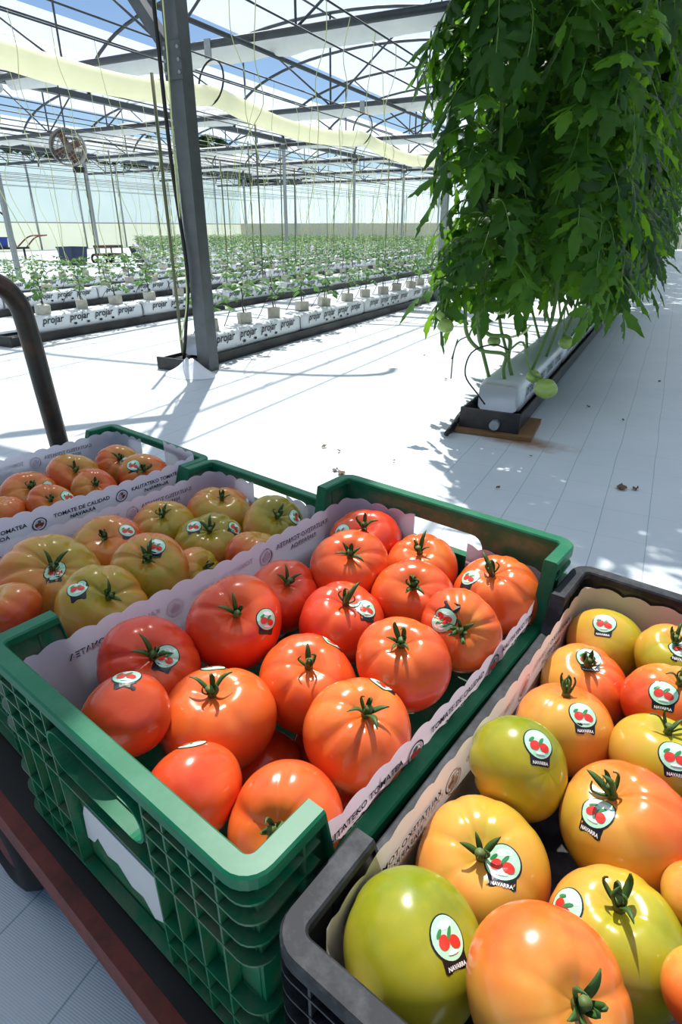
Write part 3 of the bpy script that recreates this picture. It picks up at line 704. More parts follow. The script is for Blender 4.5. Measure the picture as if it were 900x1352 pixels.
# ------------------------------------------------------------------ cart with crates
CA = math.radians(-12.5)                        # crates turned so
UX = Vector((math.cos(CA), math.sin(CA), 0)); UY = Vector((-math.sin(CA), math.cos(CA), 0))
G1C = Vector((-.304, .525, 0)); DZ = .222
cart = empty('hand_cart', (G1C - UX * .2), CA); tag(cart, 'low black hand cart with rusty red edge carrying the tomato crates', 'cart')
def lx(x): return x + .2
MB().box((lx(-.2), 0, DZ - .012), (1.8, .64, .02)).build('deck', 'black_metal', cart)
for y, sx in ((-.328, 1.82), (.328, 1.82)):
    MB().box((lx(-.21), y, DZ - .026), (sx, .016, .045)).build('edge_rail', 'rust_red', cart)
for x in (-1.11, .69): MB().box((lx(x), 0, DZ - .03), (.02, .638, .045)).build('edge_rail', 'rust_red', cart)
for wx in (-.3, .45):
    for wy in (-.31, .27):
        wh = MB(); R_ = .092
        wh.tube([(R_ * .72 * math.cos(a), 0, R_ * .72 * math.sin(a)) for a in np.linspace(0, 2 * math.pi, 28, endpoint=False)], R_ * .28, 10, 0, True)
        o = wh.build('wheel', 'rubber', cart, True); o.location = (lx(wx), wy, R_)
        hb = MB().lathe([(.001, -.02), (.045, -.02), (.05, 0), (.045, .02), (.001, .02)], 14).build('hub', 'rust_red', o); hb.rotation_euler = (math.pi / 2, 0, 0)
        MB().box((lx(wx), wy * .98, DZ - .05), (.05, .04, .08)).build('wheel_bracket', 'black_metal', cart)
def atv(px, py, v):                   # point of a pixel on the upright plane v along the crates' width
    d = ray(px, py); return CAM + d * ((v - (CAM - G1C).dot(UX)) / d.dot(UX))
hpath = [atv(a, b, v) for a, b, v in ((-130, 392, -1.06), (-60, 370, -1.06), (-8, 373, -1.06), (22, 398, -1.06), (38, 440, -1.06), (60, 520, -1.055), (82, 600, -1.05))]
q = hpath[-1] + (hpath[-1] - hpath[-2]) * ((hpath[-1].z - .2) / (hpath[-2].z - hpath[-1].z)); hpath.append(q)
HRAD = 12.5 * depth(hpath[5]) / FPX
ci = cart.matrix_basis.inverted(); bpy.context.view_layer.update(); ci = cart.matrix_world.inverted()
MB().tube([ci @ p for p in smooth_path(hpath, 6)], HRAD, 12).build('handle', 'handle_paint', cart, True)
# crates
IN = .014
def make_crate(name, ctr, z, HR, HL, mt, rim_mt, label, RL=.078, ang=None, slot=.072, drop=.052):
    c = empty(name, (ctr.x, ctr.y, z), CA if ang is None else ang); tag(c, label, 'crate')
    wx, wy = .2025, .306
    MB().plate([rring(wx - .008, wy - .008, .025)], lambda x, y, d: (x, y, .004 + d), .006).build('bottom', mt, c)
    hz = HR - drop; hole = [(x, y + hz) for x, y in rring(slot, .02, .0199, 5)]; hole.reverse()
    out = [(-wx + IN, .006), (wx - IN, .006), (wx - IN, HR - .004), (-wx + IN, HR - .004)]
    for sg in (-1, 1):
        e = MB().plate([out, hole], lambda x, y, d: (x, sg * (wy - IN - d), y), .004).build('end_wall', mt, c)
        fr = MB(); ring = rring(slot + .002, .022, .0219, 6)
        fr.grid([[(x * k_, sg * (wy - yy), y * k_ + hz) for x, y in ring] for k_, yy in ((1, IN + .004), (1, .0), (1.04, .0), (1.04, IN))], 0, True)
        fr.build('handle_frame', rim_mt if sg < 0 else mt, e, False)
    a0 = wy - IN - .001; ym = wy - RL; yl_ = wy - RL - .016
    so_ = [(-a0, .006), (a0, .006), (a0, HR - .004), (ym, HR - .004), (yl_, HL - .004), (-yl_, HL - .004), (-ym, HR - .004), (-a0, HR - .004)]
    for sg in (-1, 1): MB().plate([so_], lambda x, y, d: (sg * (wx - IN * .7 - d), x, y), .004).build('side_wall', mt, c)
    # rim round the top
    ring = rring(wx - .009, wy - .009, .016, 6); path = []
    k_ = len(ring)
    def hz_(y):
        a = abs(y)
        return HR if a > ym else (HL if a < yl_ else HL + (HR - HL) * (a - yl_) / (ym - yl_))
    for i in range(k_):
        (x0, y0), (x1, y1) = ring[i], ring[(i + 1) % k_]; path.append((x0, y0, hz_(y0)))
        if abs(y1 - y0) > .2:
            for yy in sorted([-ym, -yl_, yl_, ym, -ym + .004, ym - .004], reverse=y1 < y0): path.append((x0, yy, hz_(yy)))
    prof = [(-.0098, -.010), (.009, -.013), (.009, -.002), (.007, 0), (-.008, 0), (-.0098, -.002)]
    MB().sweep(path, prof, 0, True).build('rim', rim_mt, c)
    # ribs
    ringo = rring(wx - .001, wy - .001, .02, 6); pr = [(-.012, -.0012), (0, -.0012), (0, .0012), (-.012, .0012)]
    lev = [.012, .045, .078, HR - .1] if HR > .2 else [.012, .045, .075]
    for zz in lev:
        if zz in (.045, .078, .075):
            for sx in (-1, 1):
                half = [p for p in ringo if p[0] * sx > 0]
                half.sort(key=lambda p: (p[1], p[0] * sx if p[1] < 0 else -p[0] * sx))
                pth = [(sx * .078, -wy + .001)] + half + [(sx * .078, wy - .001)]
                if sx < 0: pth.reverse()
                MB().sweep([(x, y, zz) for x, y in pth], pr).build('rib', mt, c)
        else: MB().sweep([(x, y, zz) for x, y in ringo], pr, 0, True).build('rib', mt, c)
    for zz in (HR - .075, HR - .05, HR - .028):
        for sx in (-1, 1):
            for sy in (-1, 1):
                arcp = [(x, y) for x, y in ringo if x * sx > 0 and y * sy > 0]
                pth = ([(sx * (slot + .008), sy * (wy - .001))] + (arcp if arcp[0][1] * sy > arcp[-1][1] * sy else arcp[::-1]) + [(sx * (wx - .001), sy * (wy - RL + .006))])
                if sx * sy > 0: pr2 = pr
                else: pr2 = [(-a, b) for a, b in pr][::-1]
                pth3 = [(x, y, zz) for x, y in pth]
                m_ = MB().sweep(pth3, [(-a, b) for a, b in pr] if sx * sy > 0 else pr); m_.build('rib', mt, c)
    vb = {}
    for sy in (-1, 1):
        for x in (-.165, -.135, -.105, -.078, .078, .105, .135, .165):
            if abs(x) < slot + .003: continue
            h0, h1 = .008, (HR - .012 if x else HR - .1)
            if (h0, h1) not in vb: vb[(h0, h1)] = MB().box((0, 0, (h0 + h1) / 2), (.0024, .012, h1 - h0)).mesh('rib', mt)
            link('rib', vb[(h0, h1)], c, Matrix.Translation((x, sy * (wy - .0075), 0)))
    for sx in (-1, 1):
        for i in range(-5, 6):
            y = i * .05; h1 = (HR if abs(y) > ym else HL) - .014
            if ('s', h1) not in vb: vb[('s', h1)] = MB().box((0, 0, (.008 + h1) / 2), (.013, .0024, h1 - .008)).mesh('rib', mt)
            link('rib', vb[('s', h1)], c, Matrix.Translation((sx * (wx - .0085), y, 0)))
    return c
HG, HB, HS = .243, .212, .166
G0 = G1C.copy(); AG, AB = math.radians(-11.6), math.radians(-10.7)
def axes(a): return Vector((math.cos(a), math.sin(a), 0)), Vector((-math.sin(a), math.cos(a), 0))
gx, gy = axes(AG); bx_, by_ = axes(AB)
G1C = G0 + UY * .3 - gy * .3
G1 = make_crate('vegetable_crate', G1C, DZ, HG, HG - .09, 'crate_green', 'crate_green_clean', 'tall dusty green crate of red tomatoes beside the black crate', ang=AG)
B1C = G1C + gx * .2045 + gy * .302 + bx_ * .203 - by_ * .302
B1 = make_crate('vegetable_crate', B1C, DZ, HB, HB - .052, 'crate_black', 'rim_black', 'black plastic crate of orange and green tomatoes', RL=.1, ang=AB)
G2C = G0 - UX * .407 + UY * .022
G2 = make_crate('vegetable_crate', G2C, DZ, HS, HS - .045, 'crate_green', 'crate_green_clean', 'low green crate of half ripe tomatoes between two green crates', slot=.105, drop=.036)
G3C = G0 - UX * .814 + UY * .024
G3 = make_crate('vegetable_crate', G3C, DZ, HS, HS - .045, 'crate_green', 'crate_green_clean', 'low green crate at the cart handle with two paper liners', slot=.105, drop=.036)
# torn paper scrap on the near end wall of the tall crate
sc = [(-.07, .03), (-.066, .07), (-.058, .088), (.06, .088), (.072, .084), (.074, -.004), (.06, .022), (.045, .012), (.03, .03), (.01, .026), (-.01, .042), (-.03, .036), (-.045, .05), (-.056, .034)]
o = MB().plate([sc], lambda x, y, d: (x, d, y), .0012).build('paper_scrap', 'scrap'); o.matrix_basis = Matrix.Translation(G1C + gx * -.005 - gy * .2945 + UPV * (DZ + .014)) @ Matrix.Rotation(AG, 4, 'Z')
tag(o, 'torn white paper scrap stuck on the dusty end of tall green crate', 'paper')
# paper liners
def liner(ctr, side, ztop, label, mt='paper', xs=.176, lean=.03, tabn=.12, tabf=.13, td=.027, ang=None):
    sg = side; path = []; yy = .284; r = .02; xo = xs; xs = min(xs, .1845)
    def xbase(y): return xs + (xo - xs) * max(0, min(1, 1 - (abs(y) - .185) / .035))
    path += [(sg * (xs - tabn + .0), -yy)]
    path += [(sg * (xs - tabn + (tabn - r) * i / 6), -yy) for i in range(1, 7)]
    path += [(sg * (xs - r + r * math.sin(a)), -yy + r - r * math.cos(a)) for a in np.linspace(.3, math.pi / 2, 4)]
    n = 130
    path += [(sg * xbase(-yy + r + (2 * yy - 2 * r) * i / n), -yy + r + (2 * yy - 2 * r) * i / n) for i in range(1, n)]
    path += [(sg * (xs - r + r * math.cos(a)), yy - r + r * math.sin(a)) for a in np.linspace(0, math.pi / 2 - .3, 4)]
    path += [(sg * (xs - r - (tabf - r) * i / 40), yy) for i in range(0, 41)]
    s_ = 0; rows = [[] for _ in range(6)]; pv_ = None
    def oxf(f): return np.interp(f, (0, .45, .775, .83, 1), (0, .15, .5, 1, 1)) * lean     # inside the rim below it, upright above it
    for (x, y) in path:
        if pv_: s_ += math.hypot(x - pv_[0], y - pv_[1])
        pv_ = (x, y); ph = s_ / .034
        zt = ztop + .0065 * abs(math.sin(math.pi * ph)) ** .7 + .003 * math.sin(s_ * 9) - .004
        side_f = max(0, 1 - (max(0, abs(y) - .2) / .06)) if abs(y) < .27 else 0
        wob = .0018 * math.sin(s_ * 16 + sg)
        for r_, f_ in zip(rows, (0, .45, .775, .83, .92, 1)):
            ox = side_f * float(oxf(f_)) + wob * f_
            r_.append((x + sg * ox, y, DZ + .02 + (zt - DZ - .02) * f_))
    o = link('paper_liner', MB().grid(rows).mesh('paper_liner', mt, True)); o.location = (ctr.x, ctr.y, 0); o.rotation_euler = (0, 0, CA if ang is None else ang)
    tag(o, label, 'paper liner')
    s0 = tabn - r + r * math.pi / 2
    def surf(y, z):
        s_ = s0 + y + yy - r; f_ = (z - DZ - .02) / (ztop - DZ - .02); side_f = max(0, 1 - (max(0, abs(y) - .2) / .06))
        return xbase(y) + side_f * float(oxf(f_)) + sg * .0018 * math.sin(s_ * 16 + sg) * f_
    def place(vs, fs, y, drop, outer, mtn, name):
        q_ = []
        for a, b in vs:
            yb = y + sg * a; zb = ztop + b - drop
            q_.append((sg * (surf(yb, zb) + (.0011 if outer else -.0011)), yb, zb))
        MB().add(q_, fs).build(name, mtn, o)
    circ = [(.0135 * math.cos(a), .0135 * math.sin(a)) for a in np.linspace(0, 2 * math.pi, 24, endpoint=False)]
    ring = circ + [(x * .86, y * .86) for x, y in circ] + [(x * .62, y * .62) for x, y in circ] + [(x * .56, y * .56) for x, y in circ]
    rf = [(i, (i + 1) % 24, 24 + (i + 1) % 24, 24 + i) for i in range(24)] + [(48 + i, 48 + (i + 1) % 24, 72 + (i + 1) % 24, 72 + i) for i in range(24)]
    def disc(cx, cy, r_): return [(cx + r_ * math.cos(a), cy + r_ * math.sin(a)) for a in np.linspace(0, 2 * math.pi, 12, endpoint=False)]
    sq = 1 if sg > 0 else -1
    for outer in (True, False):
        ink, em = ('ink', 'ink') if outer else ('ghost_ink', 'ghost_emblem')
        for j, (l1, l2) in enumerate((('KALITATEKO TOMATEA', 'NAFARROA'), ('TOMATE DE CALIDAD', 'NAVARRA'), ('KALITATEKO TOMATEA', 'NAFARROA'))):
            y = sq * (-.163 + .166 * j)
            v1, f1 = text2d(l1, .0112, 0, .0002); v2, f2 = text2d(l2, .0112, 0, .0002)
            place(v1, f1, y, td, outer, ink, 'printed_text'); place(v2, f2, y, td + .013, outer, ink, 'printed_text')
            if j < 2:
                ye = y + sq * .083
                place(ring, rf, ye, td + .003, outer, em, 'printed_emblem')
                place(disc(-.0035, -.001, .0042) + disc(.0035, -.002, .0042), [tuple(range(12)), tuple(range(12, 24))], ye, td + .003, outer, 'ink_red' if outer else em, 'printed_emblem')
                place(disc(0, .0045, .003), [tuple(range(12))], ye, td + .003, outer, 'ink_green' if outer else em, 'printed_emblem')
    return o
liner(G1C, -1, .434, 'lilac white scalloped paper liner between the tall green crate and half ripe tomatoes', xs=.177, lean=0, ang=AG)
liner(G1C, 1, .414, 'white printed scalloped paper liner along the black crate side of tall green crate', xs=.1775, lean=.0125, td=.021, ang=AG)
liner(G2C, -1, .372, 'scalloped paper liner behind the half ripe tomatoes with faint reversed print', xs=.177, lean=0)
liner(G2C, 1, .370, 'scalloped paper liner of the half ripe crate against the tall green crate', xs=.177, lean=0)
liner(G3C, 1, .394, 'white printed paper liner dividing the two low green crates', xs=.178, lean=.008)
liner(G3C, -1, .378, 'scalloped paper liner on the handle side of the outermost low green crate', xs=.177, lean=0)
liner(B1C, -1, .419, 'cream scalloped paper liner in the black crate along the tall green crate', 'paper_cream', xs=.179, lean=.0, tabf=.28, tabn=.05, ang=AB)
# ------------------------------------------------------------------ tomatoes
SEP = []
for s_ in range(6):
    rnd = random.Random(s_ + 31); m_ = MB(); rows = []; L_ = rnd.uniform(.42, .75); cur = rnd.uniform(.8, 3.2); tw = rnd.uniform(-.5, .5); lift = rnd.uniform(.2, .75)
    p = Vector((0.07, 0, .03)); ang = lift + .4
    for i in range(9):
        t = i / 8; wd = .058 * math.sin(math.pi * min(1, .22 + t * .78)) ** .8 + .004
        sd = Vector((0, math.cos(tw * t), math.sin(tw * t))); nn = Vector((-math.sin(ang), 0, math.cos(ang)))
        rows.append([p - sd * wd + nn * wd * .5, p - nn * .012, p + sd * wd + nn * wd * .5, p + nn * .03])
        p = p + Vector((math.cos(ang), 0, math.sin(ang))) * (L_ / 8); ang += (cur * (1 if s_ % 3 else -.8)) / 8 * (1.5 if t > .4 else .3)
    SEP.append(m_.grid(rows, 0, True).mesh('sepal', 'calyx', True))
STUB = MB().tube([(0, 0, -.06), (0.01, 0, .07), (.03, .02, .15), (.035, .03, .2)], [.1, .085, .075, .085], 10).mesh('stem_stub', 'calyx_stub', True)
def tomato_body(R, seed, k, ribs, amp):
    rnd = random.Random(seed); a1, a2, b1, b2 = rnd.uniform(0, 6), rnd.uniform(0, 6), rnd.uniform(0, 6), rnd.uniform(0, 6)
    rows = []; nu, nv = 60, 30; asym = rnd.uniform(.02, .06)
    for i in range(nv + 1):
        th = math.pi * i / nv; sn = max(1e-3, math.sin(th)); cs = math.cos(th); row = []
        for j in range(nu):
            ph = 2 * math.pi * j / nu; pw = ph + .3 * math.sin(ph + a1) + .16 * math.sin(2 * ph + a2)
            g = (1 - abs(math.sin(ribs * pw / 2))) ** 2.2 * (.7 + .3 * math.sin(ph + b1))
            wt = math.exp(-((th - .75) / .62) ** 2) + .25 * math.exp(-((th - 2.6) / .5) ** 2)
            rr = sn ** .86 * (1 - amp * g * wt) * (1 + asym * math.cos(2 * ph + b2) + .02 * math.cos(3 * ph + b1))
            z = k * (abs(cs) ** .94) * (1 if cs > 0 else -1)
            z -= .17 * math.exp(-(sn / .26) ** 2) if cs > 0 else -.05 * math.exp(-(sn / .3) ** 2)
            z *= 1 - amp * .9 * g * wt * (1 if cs > 0 else .3)
            row.append((R * rr * math.cos(ph), R * rr * math.sin(ph), R * z))
        rows.append(row)
    return MB().grid(rows, 0, True)
def sphere_hit(C0, R, px, py):
    d = ray(px, py).normalized(); oc = CAM - C0; b = d.dot(oc); c = oc.dot(oc) - R * R; D = b * b - c
    t = -b - math.sqrt(D) if D > 0 else -b
    return (CAM + d * t - C0).normalized()
def add_sticker(o, mw, bvh, px, py, rot, near):
    d = ray(px, py).normalized(); h = bvh.ray_cast(CAM, d)
    if h[0] is None:
        h = bvh.find_nearest(CAM + d * (o.location - CAM).length); 
        if h[0] is None: return
    P, n = h[0], h[1]
    if n.dot(d) > 0: n = -n
    up = UU - n * UU.dot(n)
    if up.length < .15: up = fwd - n * fwd.dot(n)
    up.normalize(); rt = up.cross(n).normalized()
    cr, sr = math.cos(math.radians(rot)), math.sin(math.radians(rot)); tx = rt * cr + up * sr; ty = up * cr - rt * sr
    inv = mw.inverted(); m_ = MB()
    def put(x, y, lift):
        q = P + tx * x + ty * y; hh = bvh.ray_cast(q + n * .02, -n, .05)
        return inv @ ((hh[0] + n * lift) if hh[0] is not None else q + n * (lift - .003))
    def fan(poly, lift, mi, rings=2):
        cx = sum(p[0] for p in poly) / len(poly); cy = sum(p[1] for p in poly) / len(poly); k = len(poly)
        vs = [put(cx, cy, lift)]; fs = []
        for r_ in range(1, rings + 1): vs += [put(cx + (x - cx) * r_ / rings, cy + (y - cy) * r_ / rings, lift) for x, y in poly]
        for i in range(k): fs.append((0, 1 + i, 1 + (i + 1) % k))
        for r_ in range(1, rings):
            b0, b1 = 1 + (r_ - 1) * k, 1 + r_ * k
            for i in range(k): fs.append((b0 + i, b1 + i, b1 + (i + 1) % k, b0 + (i + 1) % k))
        m_.add(vs, fs, mi)
    def ell(cx, cy, a, b, n_=20, ro=0.0): return [(cx + a * math.cos(t) * math.cos(ro) - b * math.sin(t) * math.sin(ro), cy + a * math.cos(t) * math.sin(ro) + b * math.sin(t) * math.cos(ro)) for t in np.linspace(0, 2 * math.pi, n_, endpoint=False)]
    s_ = .00108
    fan(ell(0, 0, 13 * s_, 12.6 * s_, 28), .00035, 0, 3)
    fan([(-9.5 * s_, -8 * s_), (-9 * s_, -15.5 * s_), (-7.5 * s_, -16.5 * s_), (7.5 * s_, -16.5 * s_), (9 * s_, -15.5 * s_), (9.5 * s_, -8 * s_)], .0004, 0)
    fan(ell(0, .2 * s_, 12 * s_, 11.6 * s_, 28), .0006, 1, 3)
    fan(ell(1 * s_, 6.5 * s_, 6 * s_, 2.4 * s_, 12), .00075, 4, 1)
    fan(ell(-4.2 * s_, -1.5 * s_, 4.4 * s_, 3.8 * s_, 14, .4), .0009, 2, 1); fan(ell(4.2 * s_, -3 * s_, 4.4 * s_, 3.6 * s_, 14, -.3), .0009, 2, 1)
    fan(ell(-6 * s_, 3.4 * s_, 3.2 * s_, 1.2 * s_, 10, .6), .00105, 3, 1); fan(ell(2 * s_, 2 * s_, 4.2 * s_, 1.3 * s_, 10, .8), .00105, 3, 1); fan(ell(0, -7.5 * s_, 4.5 * s_, 1.1 * s_, 10, 0), .00105, 4, 1)
    if near:
        tv, tf = text2d('NAVARRA', .0034, 0, .00012); m_.add([put(x, y - 15.3 * s_, .0007) for x, y in tv], tf, 4)
    m_.build('sticker', ['st_black', 'st_mint', 'st_red', 'st_green', 'st_white'], o)
T = []
def tomatoes(crate, zc, items):
    L_ = []
    for it in items:
        px, py, rp = it[:3]; z = zc + it[3].get('dz', 0); P = at(px, py, z); L_.append([it, ray(px, py), (P - CAM).dot(FW), rp])
    ctr, bx = {'G': (G1C, (.176, .1865, .284)), 'B': (B1C, (.178, .19, .283)), 'M': (G2C, (.176, .176, .282)), 'O': (G3C, (.176, .176, .282))}[crate]
    ax_, ay_ = {'G': (gx, gy), 'B': (bx_, by_)}.get(crate, axes(CA))
    n = len(L_); rays = [e[1].normalized() for e in L_]; P = [CAM + e[1] * e[2] for e in L_]; P0 = [p.copy() for p in P]; k_ = [1.0] * n
    give = [2.5 if e[0][3].get('dz', 0) < -.03 else 1.0 for e in L_]
    def rad(i): return L_[i][3] * depth(P[i]) / FPX * k_[i]
    TH = .955
    for step in range(900):             # settle the fruit: over or beside one another, inside the crate, near their lines of sight
        worst = 0; side = .12 if step < 500 else .3
        for i in range(n):
            for j in range(i):
                d = P[i] - P[j]; need = (rad(i) + rad(j)) * TH - d.length
                if need > 0:
                    worst = max(worst, need); u_ = d.normalized(); wi = give[i] / (give[i] + give[j])
                    s_ = 1 if depth(P[i]) > depth(P[j]) else -1
                    for q, sg, w_ in ((i, 1, wi), (j, -1, 1 - wi)):
                        m_ = u_ * (sg * need * w_); al = rays[q] * m_.dot(rays[q])
                        P[q] = P[q] + al * .7 + (m_ - al) * side + rays[q] * (sg * s_ * need * w_ * .6)
        for i in range(n):
            q = P[i] - CAM; off = q - rays[i] * q.dot(rays[i]); P[i] = P[i] - off * (.08 if step < 700 else .02)
            r_ = rad(i) * .955; q = P[i] - ctr; x, y = q.dot(ax_), q.dot(ay_)
            cx = min(max(x, -bx[0] + r_), bx[1] - r_); cy = min(max(y, -bx[2] + r_), bx[2] - r_)
            P[i] = P[i] + ax_ * (cx - x) * .6 + ay_ * (cy - y) * .6
            up = max(0, P[i].z - P0[i].z - .028) + min(0, P[i].z - DZ - .012 - r_ * .85)
            if up: P[i] = P[i] - rays[i] * (up / rays[i].z) if abs(up) < .2 else P[i]
        if step > 200 and step % 20 == 0 and worst > .002:
            for i in range(n):
                if any(j != i and (P[i] - P[j]).length < (rad(i) + rad(j)) * TH - .002 for j in range(n)): k_[i] = max(.87, k_[i] * .99)
        if worst < .0008 and step > 60: break
    for i in range(n):
        it = L_[i][0]; a_, b_ = pix(P0[i]), pix(P[i]); dx, dy = b_[0] - a_[0], b_[1] - a_[1]; o_ = dict(it[3])
        if 'stem' in o_: o_['stem'] = (o_['stem'][0] + dx, o_['stem'][1] + dy)
        if 'stk' in o_: o_['stk'] = [(q[0] + dx, q[1] + dy, *q[2:]) for q in (o_['stk'] if isinstance(o_['stk'], list) else [o_['stk']])]
        o_['moved'] = (dx, dy, k_[i]); T.append((crate, (*it[:3], o_), P[i], rad(i)))
def make_tomato(crate, it, P, R, idx):
    px, py, rp, o_ = it
    if 'stem' in o_: ax = sphere_hit(P, R * .82, *o_['stem'])
    else: ax = Vector(o_.get('axis', (0, 0, 1))).normalized()
    q = ax.to_track_quat('Z', 'Y'); kk = o_.get('k', .82)
    body = tomato_body(R, idx * 13 + 5, kk, o_.get('ribs', 5 + idx % 4), o_.get('amp', .07))
    o = body.build('tomato', 'tomato_skin', None, True)
    mw = Matrix.Translation(P) @ q.to_matrix().to_4x4() @ Matrix.Rotation(o_.get('spin', idx * 1.3), 4, 'Z'); o.matrix_basis = mw
    for kx, dv in (('ripe', .8), ('grad', .1), ('streak', .12), ('shoulder', .1), ('dull', 0.0)): o[kx] = float(o_.get(kx, dv))
    tag(o, o_['label'], 'tomato')
    if 'group' in o_: o['group'] = o_['group']
    if 'stem' in o_ or o_.get('calyx'):
        zt = R * (kk - .17); sc = min(R, .052) * (.95 if crate != 'B' else .92)
        st = link('stem_stub', STUB, o, Matrix.Translation((0, 0, zt + .002)) @ Matrix.Scale(sc, 4))
        rnd = random.Random(idx); n_ = 5 + idx % 2
        for j in range(n_): link('sepal', SEP[rnd.randrange(6)], st, Matrix.Rotation(j * 6.283 / n_ + rnd.uniform(-.25, .25), 4, 'Z') @ Matrix.Scale(rnd.uniform(.75, 1.15), 4))
    if 'stk' in o_:
        bv = BVHTree.FromPolygons([mw @ v for v in body.v], body.f)
        for s_ in (o_['stk'] if isinstance(o_['stk'], list) else [o_['stk']]): add_sticker(o, mw, bv, s_[0], s_[1], s_[2] if len(s_) > 2 else 0, crate == 'B')
    return o
RED = dict(ripe=.84, streak=.08, shoulder=.12, grad=.1)
def A(px, py, r, label, base=RED, **k): return (px, py, r, {**base, 'label': label, **k})
tomatoes('G', .418, [
 A(492, 710, 46, 'deep red tomato in the back corner of tall green crate by its paper liner', stem=(490, 688), stk=(461, 697, 20), ripe=.9),
 A(461, 750, 52, 'red tomato with pointed calyx next to the back corner tomato of tall green crate', stem=(462, 731), ripe=.8),
 A(565, 742, 47, 'orange red tomato below the handle hole inside tall green crate', stem=(563, 718), ripe=.74),
 A(656, 786, 57, 'large orange red tomato in the black crate corner below the handle wall of green crate', stem=(648, 752), stk=(620, 762, -5), ripe=.73, amp=.1),
 A(373, 787, 50, 'smaller deep red tomato against the lilac liner of the tall green crate', stem=(381, 766), ripe=.9, dz=-.01),
 A(550, 790, 54, 'shiny red tomato in the middle of the row behind the central tomato', stem=(549, 771), ripe=.82),
 A(450, 822, 57, 'glossy pinkish red tomato with small side sticker in the crate middle', stem=(457, 791), stk=(483, 803, -15), ripe=.9),
 A(628, 842, 54, 'orange red tomato with upside down sticker by the printed liner', stem=(629, 842), stk=(606, 828, 160), ripe=.74, amp=.12),
 A(310, 822, 63, 'large red tomato with round sticker beside the lilac liner', stem=(312, 808), stk=(352, 818, -10), ripe=.88),
 A(533, 876, 63, 'large light red tomato with dark calyx near the printed liner', stem=(530, 846), ripe=.79),
 A(405, 902, 66, 'red tomato with long upright calyx in the centre of tall green crate', stem=(406, 874), stk=(440, 842, -20), ripe=.8),
 A(198, 882, 68, 'deep red tomato with sticker touching its stem beside the lilac liner', stem=(205, 864), stk=(221, 867, -15), ripe=.92, amp=.1),
 A(286, 950, 76, 'big orange red tomato with curled calyx catching the sun in the green crate', stem=(278, 909), stk=(280, 875, 10), ripe=.75, amp=.09),
 A(148, 960, 56, 'brownish red tomato with sticker on top against the dusty crate end', axis=(-.5, .2, -.7), stk=(148, 907, 12), ripe=.82, dz=-.02, dull=.3, k=.95),
 A(493, 977, 73, 'big pale orange red tomato beside the printed liner text', stem=(506, 946), stk=(526, 909, -20), ripe=.72, amp=.1),
 A(246, 1052, 62, 'smooth orange red tomato with sticker by the sunlit crate end rim', axis=(-.6, -.1, -.7), stk=(243, 989, 10), ripe=.77, mx=1.1, k=.95),
 A(377, 1083, 75, 'big orange tomato with green stem in the corner next to black crate', stem=(360, 1098), ripe=.75, amp=.12, mx=1.0),
 A(345, 1010, 62, 'dark red tomato of the lower layer under the sunlit orange red one', dz=-.07, axis=(.2, -.3, -.9), ripe=.85),
 A(432, 990, 52, 'dark red tomato of the lower layer showing under the central tomato', dz=-.075, axis=(.2, -.3, -.9), ripe=.85),
 A(468, 1045, 46, 'dark red tomato of the lower layer by the printed liner foot', dz=-.085, axis=(.2, -.3, -.9), ripe=.85),
])
MID = dict(ripe=.62, streak=.3, shoulder=.26, grad=.35, dull=.3, amp=.09, k=.76)
tomatoes('M', .366, [
 A(297, 676, 47, 'ribbed brown orange tomato in the back corner of the half ripe crate', MID, stem=(300, 650), stk=(335, 662, 30)),
 A(218, 697, 42, 'brown green tomato with upright calyx against the reversed print liner', MID, stem=(216, 676), ripe=.54),
 A(363, 694, 42, 'green half ripe tomato in the corner below the crate handle slot', MID, stem=(370, 677), stk=(392, 682, 60), ripe=.38),
 A(277, 719, 46, 'green shouldered tomato with two stickers in the half ripe crate', MID, stem=(275, 696), stk=[(254, 695, 20), (309, 697, -50)], ripe=.42),
 A(146, 727, 50, 'orange red tomato with sticker against the liner in the half ripe crate', MID, stem=(136, 704), stk=(168, 700, 0), ripe=.72),
 A(198, 752, 50, 'mottled green and orange tomato with long sepals in the half ripe crate', MID, stem=(196, 736), stk=(207, 722, -10), ripe=.56, streak=.5),
 A(258, 757, 36, 'pale orange tomato half hidden by the scalloped liner', MID, stem=(274, 746), ripe=.52, dz=-.01),
 A(68, 768, 66, 'very large ribbed green orange tomato in the half ripe crate', MID, stem=(70, 744), stk=(74, 753, 10), ripe=.6, ribs=9, amp=.14),
 A(142, 803, 58, 'green orange lobed tomato peeping over the lilac liner by tall crate corner', MID, stem=(152, 786), stk=(108, 778, 20), ripe=.54, amp=.18),
 A(8, 808, 42, 'orange tomato against the end wall of the half ripe crate', MID, axis=(-.2, -.3, .8), ripe=.66, dz=-.01),
 A(345, 735, 40, 'small orange tomato just showing over the lilac scalloped liner', MID, axis=(.1, .3, .8), ripe=.6, dz=-.045),
])
OUT = {**MID, 'ripe': .62, 'shoulder': .15, 'streak': .2}
